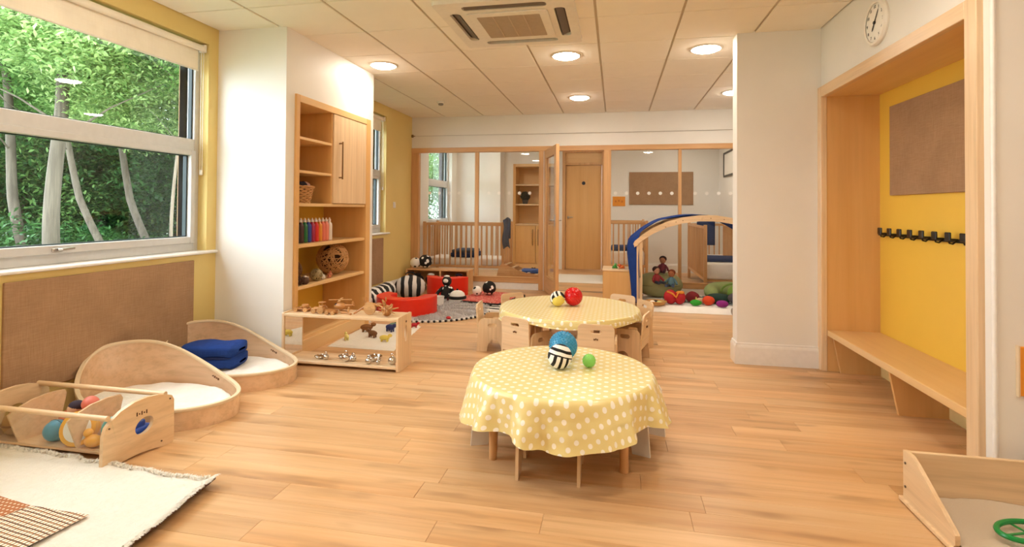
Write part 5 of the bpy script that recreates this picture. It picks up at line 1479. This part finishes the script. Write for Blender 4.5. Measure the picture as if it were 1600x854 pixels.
MB().box(-.26, .26, -.26, .26, 0, .07, bev=.025, seg=3).build('fold', M['navy'], o)
cot('wooden slatted cot on the right behind the den', 1.275, 1.86, 7.95, 9.65, zr=.965, zm=.42, open_front=True, zb=.16)
o = thing('cot_blanket', 'navy blanket on the mattress of the right cot', 'blanket', (1.57, 8.50, .425))
MB().box(-.26, .26, -.34, .34, 0, .045, bev=.018, seg=3).build('fold', M['navy'], o)
o = thing('hanging_towel', 'navy towel hanging over the far rail of the right cot', 'towel', (1.55, 9.66, .60))
q = MB().grid(lambda i, j: Vector((-.15+.30*i/9, -.045-.008*math.sin(i), .40-.42*j/9)), 10, 10); q.grid(lambda i, j: Vector((-.15+.30*i/9, -.045+.09*j/4, .40+.01*math.sin(PI*j/4))), 10, 5)
q = q.build('towel_cloth', M['navy'], o, ang=180); md = q.modifiers.new('t', 'SOLIDIFY'); md.thickness = .01

# curved climbing ramp with blue pad
o = thing('rocking_bridge', 'low curved wooden ramp with rungs on the nursery floor behind the glass', 'ramp', (-1.72, 8.25, 0), math.radians(-4))
cv = [(-.20, .0), (-.13, .27), (-.09, .315), (-.03, .305), (.15, .235), (.33, .185), (.49, .165), (.49, 0), (.35, 0), (.2, .0)]
o.location = (-1.60, 7.98, 0)
for yy in (-.16, .16):
    MB().plate([(x, z+.03 if z > 0 else z) for x, z in cv], .022, axes((0, yy, 0), (1, 0, 0), (0, 0, 1))).build('side_panel', M['oak_x'], o, ang=25)
for x, z in ((-.03, .335), (.08, .292), (.20, .248), (.33, .220), (.44, .202)):
    MB().box(x-.02, x+.02, -.16, .16, z-.006, z+.010, bev=.004).build('rung', M['beech_y'], o, smooth=False)
o = thing('ramp_pad', 'blue pad lying on the low end of the curved ramp', 'pad', (-1.27, 7.97, .212), math.radians(-4))
MB().box(-.15, .15, -.13, .13, 0, .05, bev=.02, seg=3).build('pad_cover', P('3A5CA0', .8), o)
for x, y_, c, lb in ((-1.42, 9.2, '4A3226', 'small dark teddy on the nursery floor behind the ramp'), (-1.78, 7.85, '5A3020', 'small brown soft toy in front of the left cot behind the glass'), (1.10, 7.86, '2A1E1A', 'small dark soft toy at the foot of the right cot'), (1.56, 7.82, '1E1816', 'black and white soft toy on the nursery floor at the right')):
    o = thing('soft_toy', lb, 'soft toy', (x, y_, 0))
    MB().ball((0, 0, .05), .045, (1, .9, 1.1)).build('body', P(c, .9), o)
    MB().ball((0, -.01, .115), .032).ball((-.024, -.01, .142), .012).ball((.024, -.01, .142), .012).build('head', P(c, .9), o)
    for s_ in (-1, 1): MB().ball((s_*.04, -.03, .018), .020, (1, 1.5, .9)).build('leg', P('D8C0A0' if 'white' in lb or 'brown' in lb else c, .9), o)
o = thing('door_mat', 'white fleece mat on the floor before the closed nursery door', 'mat', (-.60, 9.0, 0))
MB().grid(lambda i, j: Vector((-.42+.84*i/19, -.50+1.0*j/19, (.022+.004*mn.noise((i*.7, j*.7, 0))) if 0 < i < 19 and 0 < j < 19 else .001)), 20, 20).build('pile', M['fleece'], o, ang=180)

# built-in cupboard of the nursery
nc = thing('nursery_cupboard', 'built-in maple cupboard with open shelves behind the glass', 'cupboard', (-1.56, 10.56, 0))
def NB(x0, x1, y0, y1, z0, z1, nm, m='maple_x'): return bx(x0+1.56, x1+1.56, y0-10.56, y1-10.56, z0, z1, bev=.002).build(nm, M[m], nc, smooth=False)
NB(-2.02, -1.97, 10.33, 10.76, .0, 2.09, 'side_frame', 'maple_z'); NB(-1.15, -1.10, 10.33, 10.76, .0, 2.09, 'side_frame', 'maple_z')
NB(-1.97, -1.15, 10.33, 10.76, 2.03, 2.09, 'top_frame'); NB(-1.97, -1.15, 10.74, 10.76, .1, 2.03, 'back_panel')
NB(-1.97, -1.15, 10.35, 10.74, 0, .10, 'plinth')
for z in (.885, 1.285, 1.68): NB(-1.97, -1.15, 10.345, 10.74, z-.028, z, 'shelf', 'beech_x')
for a, b in ((-1.965, -1.565), (-1.555, -1.155)):
    d_ = NB(a, b, 10.335, 10.355, .105, .85, 'door', 'maple_z')
    xh = (b-.05 if a < -1.9 else a+.05)
    MB().cyl((0, 0, -.16), (0, 0, .16), .007, n=8).cyl((0, 0, .14), (0, .03, .14), .005, n=6).cyl((0, 0, -.14), (0, .03, -.14), .005, n=6).build('door_handle', M['bronze'], d_, loc=(xh+1.56, 10.305-10.56, .62))
o = thing('dark_plant', 'bushy dark plant on the middle shelf of the nursery cupboard', 'plant', (-1.80, 10.50, 1.285))
MB().lathe([(.05, 0), (.065, .08), (.06, .085)], 18).build('pot', P('4A4440', .6), o)
def bush(n, r, s, seed):
    rr = np.random.default_rng(seed); V = []; F = []
    for _ in range(n):
        d = rr.normal(size=3); d /= np.linalg.norm(d); p = Vector(d)*r*(.6+.4*rr.random()); q = Euler(tuple(rr.random(3)*6)).to_matrix()
        a = [q @ Vector(t_) for t_ in ((-s, 0, 0), (0, -s*.5, .15*s), (s, 0, 0), (0, s*.5, .15*s))]; i = len(V); V += [p+t_ for t_ in a]; F.append((i, i+1, i+2, i+3))
    me = bpy.data.meshes.new('leaves'); me.from_pydata(V, [], F); return me
me = bush(500, .10, .020, 3); me.materials.append(P('3E4238', .8)); link('foliage', me, o, (0, 0, .16))['kind'] = 'stuff'

# ------------------------------------------------------------------ sand tray at the right
tx, ty = 1.165, 2.44
st = thing('sand_tray', 'low open wooden sand tray at the bottom right corner', 'tray', (tx, ty, 0))
bx(-.012, .92, -.66, .012, .004, .020, bev=.002).build('base', M['beech_x'], st, smooth=False)
bx(.018, .92, -.006, .012, .020, .206, bev=.003).build('back_board', M['beech_x'], st, smooth=False)
MB().plate([(.0, .020), (-.325, .020), (-.335, .03), (-.335, .062), (-.325, .072), (-.10, .195), (-.06, .212), (.0, .212)], .016, axes((0, 0, 0), (0, 1, 0), (0, 0, 1))).build('side_board', M['beech_y'], st, ang=25)
for z in (.07, .165): MB().cyl((-.001, -.02, z), (-.004, -.02, z), .005, n=10).build('screw', P('6A5A4A', .5), st)
def sd_(i, j):
    u, v = i/49, j/39; x = .018+.89*u; y_ = -.008-.62*v
    return Vector((x, y_, .0215+.016*(.5+.5*mn.noise((u*5, v*4, 9)))+.008*max(0, 1-v*6)+.004*mn.noise((u*26, v*20, 3))))
s_ = MB().grid(sd_, 50, 40).build('sand', M['sand'], st, ang=180); s_['kind'] = 'stuff'
gr = thing('sand_sieve', 'green plastic sieve tool lying on the sand', 'sand toy', (1.44, 2.195, .045), math.radians(20))
MB().tube([(.105*math.cos(a), .062*math.sin(a), .012) for a in [2*PI*i/36 for i in range(36)]], .0095, 8, True).build('ring', M['green'], gr)
MB().tube([(-.035, -.05, .012), (-.038, -.09, .016), (-.035, -.12, .012), (-.030, -.17, .010)], [.014, .019, .022, .017], 10).build('handle', M['green'], gr)
MB().box(-.10, .10, -.004, .004, .006, .010).box(-.004, .004, -.06, .06, .006, .010).build('cross_bar', M['green'], gr, smooth=False)

# ------------------------------------------------------------------ woods outside
GZ = -1.1
gm = MB()
def gp(i, j):
    x = -3.35-32*(i/40)**1.3; y_ = -10+45*j/40
    return Vector((x, y_, GZ+.5*mn.noise((x*.15, y_*.15, 0))+.035*(-3.3-x)))
gm.grid(gp, 41, 41)
struct(gm.build('ground', M['grass'], None, ang=180))
def leafmesh(n, rx, rz, s, seed, mat):
    rr = np.random.default_rng(seed)
    d = rr.normal(size=(n, 3)); d /= np.linalg.norm(d, axis=1)[:, None]
    # clumps
    cl = rr.normal(size=(46, 3)); cl /= np.linalg.norm(cl, axis=1)[:, None]; cl *= (rr.random((46, 1))**.33)
    ci = rr.integers(0, 46, n)
    p = cl[ci]*.82+d*(rr.random((n, 1))**.5)*.30
    p *= np.array([rx, rx, rz])
    a = rr.random(n)*2*PI; tilt = rr.normal(size=n)*.5
    u = np.stack([np.cos(a)*np.cos(tilt), np.sin(a)*np.cos(tilt), np.sin(tilt)], 1)
    v = np.stack([-np.sin(a), np.cos(a), rr.normal(size=n)*.45], 1); v /= np.linalg.norm(v, axis=1)[:, None]
    sz = s*(.6+.8*rr.random(n))[:, None]
    nrm = np.cross(u, v)
    V = np.empty((n, 4, 3)); V[:, 0] = p-u*sz; V[:, 1] = p-v*sz*.42+nrm*sz*.1; V[:, 2] = p+u*sz-nrm*sz*.15; V[:, 3] = p+v*sz*.42+nrm*sz*.1
    me = bpy.data.meshes.new('leaves')
    F = np.arange(n*4).reshape(n, 4)
    me.vertices.add(n*4); me.vertices.foreach_set('co', V.reshape(-1)); me.loops.add(n*4); me.loops.foreach_set('vertex_index', F.reshape(-1).astype(np.int32))
    me.polygons.add(n); me.polygons.foreach_set('loop_start', (np.arange(n)*4).astype(np.int32)); me.polygons.foreach_set('loop_total', np.full(n, 4, np.int32))
    me.update(); me.validate(); me.materials.append(mat); return me
crowns = {('a', i): None for i in range(3)}
LM = {'near': [leafmesh(26000, 1.5, 1.1, .036, 11+i, M[m_]) for i, m_ in enumerate(('leaf1', 'leaf2', 'leaf1'))],
      'far': [leafmesh(15000, 2.6, 2.2, .065, 21+i, M[m_]) for i, m_ in enumerate(('leaf2', 'leaf3', 'leaf3'))],  # darker leaves put the shade of the wood behind into the colour
      'shrub': [leafmesh(14000, 1.2, .8, .034, 31+i, M[m_]) for i, m_ in enumerate(('leaf3', 'leaf2'))]}
def tree(x, y_, pts, rad, crs, label, grp=None, nm='tree'):
    """pts: trunk points relative to the foot; crs: (kind, index, dx, dy, z, scale)"""
    t = thing(nm, label, 'tree', (x, y_, GZ), 0, grp)
    g = GZ
    if pts:
        n = len(pts)
        dense = []
        for i in range(n-1):
            a, b = Vector(pts[i]), Vector(pts[i+1])
            for k in range(5): dense.append(a.lerp(b, k/5))
        dense.append(Vector(pts[-1]))
        rs = [rad*(1-.6*i/len(dense)) for i in range(len(dense))]
        MB().tube([p+Vector((.03*math.sin(p.z*2), .03*math.cos(p.z*1.7), 0)) for p in dense], rs, 12).build('trunk', M['bark'], t)
        br = MB(); rg = random.Random(int(abs(x*31+y_*17)))
        for k in range(6):
            p = dense[int(len(dense)*(.5+.075*k))]; a = rg.uniform(0, 6.28); L = rg.uniform(.8, 1.6)
            br.tube([p, p+Vector((math.cos(a)*L*.5, math.sin(a)*L*.5, L*.35)), p+Vector((math.cos(a)*L, math.sin(a)*L, L*.6))], [rad*.16, rad*.10, rad*.04], 6)
        br.build('branches', M['bark'], t)
    for kd, i, dx, dy, z, s_ in crs:
        L_ = LM[kd]; c = link('foliage', L_[i % len(L_)], t, (dx, dy, z), (0, 0, dx*3+dy+z)); c.scale = (s_,)*3; c['kind'] = 'stuff'
    return t
# each trunk seen through the large window, placed along its own sight line
def sight(px, dist):
    """ground point in the direction of a column of the photograph's window view"""
    u = (px-800)/817.65; c, s = math.cos(YAW), math.sin(YAW)
    d = Vector((u*c-s, u*s+c, 0)); d.normalize(); return d*dist
def trunk(px, dist, lean, rad, label, crs, H=6.5):
    p = sight(px, dist); r_ = Vector((math.cos(YAW), math.sin(YAW), 0))
    pts = [(0, 0, 0)] + [tuple(r_*(lean*(z_ if z_ < 3 else 3+.3*(z_-3)))+Vector((0, 0, z_))) for z_ in (1.2, 2.4, 3.6, 5.0, H)]
    tree(p.x, p.y, pts, rad, crs, label)
trunk(84, 9.0, .01, .110, 'tall pale tree with the thickest trunk outside the large window', [('near', 0, .4, .5, 4.6, 1.1), ('near', 1, -1.0, .3, 5.4, 1.3), ('near', 2, 1.2, -.2, 5.0, 1.1), ('near', 0, .2, 1.2, 3.95, .9)])
trunk(79, 10.5, -.22, .085, 'leaning pale tree left of the thick trunk outside the window', [('near', 1, -.9, .4, 4.6, 1.2), ('near', 2, -.1, .8, 5.6, 1.3)])
trunk(248, 9.5, -.48, .060, 'slim curved tree leaning left outside the middle of the window', [('near', 0, -.5, .4, 4.5, .9), ('near', 2, -1.5, 1.3, 5.6, 1.3)])
trunk(291, 11.0, -.40, .075, 'slender leaning tree right of centre outside the window', [('near', 1, -.6, .9, 5.2, 1.2), ('near', 0, .8, .9, 4.6, 1.0)])
trunk(266, 8.0, .03, .026, 'thin pale sapling near the right side of the large window', [('shrub', 1, 0, .2, 4.4, .8)], 5)
rg = random.Random(12)
k_ = 0
for px, dist in ((-120, 17), (-40, 16), (20, 16), (90, 17), (150, 16), (215, 17), (270, 16), (330, 15), (-10, 18), (120, 19), (200, 20), (300, 20), (380, 17), (420, 14), (470, 17), (520, 15), (560, 19)):
    p = sight(px, dist); k_ += 1
    tree(p.x, p.y, [(0, 0, 0), (.1, .1, 2), (.0, .2, 4), (.2, .1, 6)], .16, [('far', k_, 0, 0, (3.0 if not 150 < px < 330 else 2.1)+rg.random()*.8, 1.0), ('far', k_+1, .6, .5, 6.0+rg.random(), 1.1 if not 150 < px < 330 else .45)] + ([('far', k_+2, 0, .4, 8.6, 1.1)] if dist > 13 and k_ % 2 and not 170 < px < 330 else []), 'dense leafy tree in the wood further back outside the windows', 'trees in the wood outside')
for i in range(16):
    px = -140+i*48; p = sight(px, 8.2+rg.random()*4)
    if p.x > -5.6: continue
    tree(p.x, p.y, None, 0, [('shrub', i, 0, 0, .75+.5*rg.random(), 1.0+.35*rg.random()), ('shrub', i+1, .7, .8, .7, 1.2)], 'low dark shrub on the woodland floor outside the windows', 'shrubs outside the windows', 'shrub')
for i, (yy, xx) in enumerate(((11.5, -7.5), (13.5, -8), (15.5, -7), (17.5, -9.5), (19.5, -8.0), (14.0, -10.5))):
    tree(xx, yy, [(0, 0, 0), (.1, 0, 3), (.1, .2, 6)], .14, [('far', i, 0, 0, 2.2, .9), ('far', i+1, .2, .3, 4.6, 1.0)], 'leafy tree close to the building beyond the nursery window', 'trees beyond the nursery window')
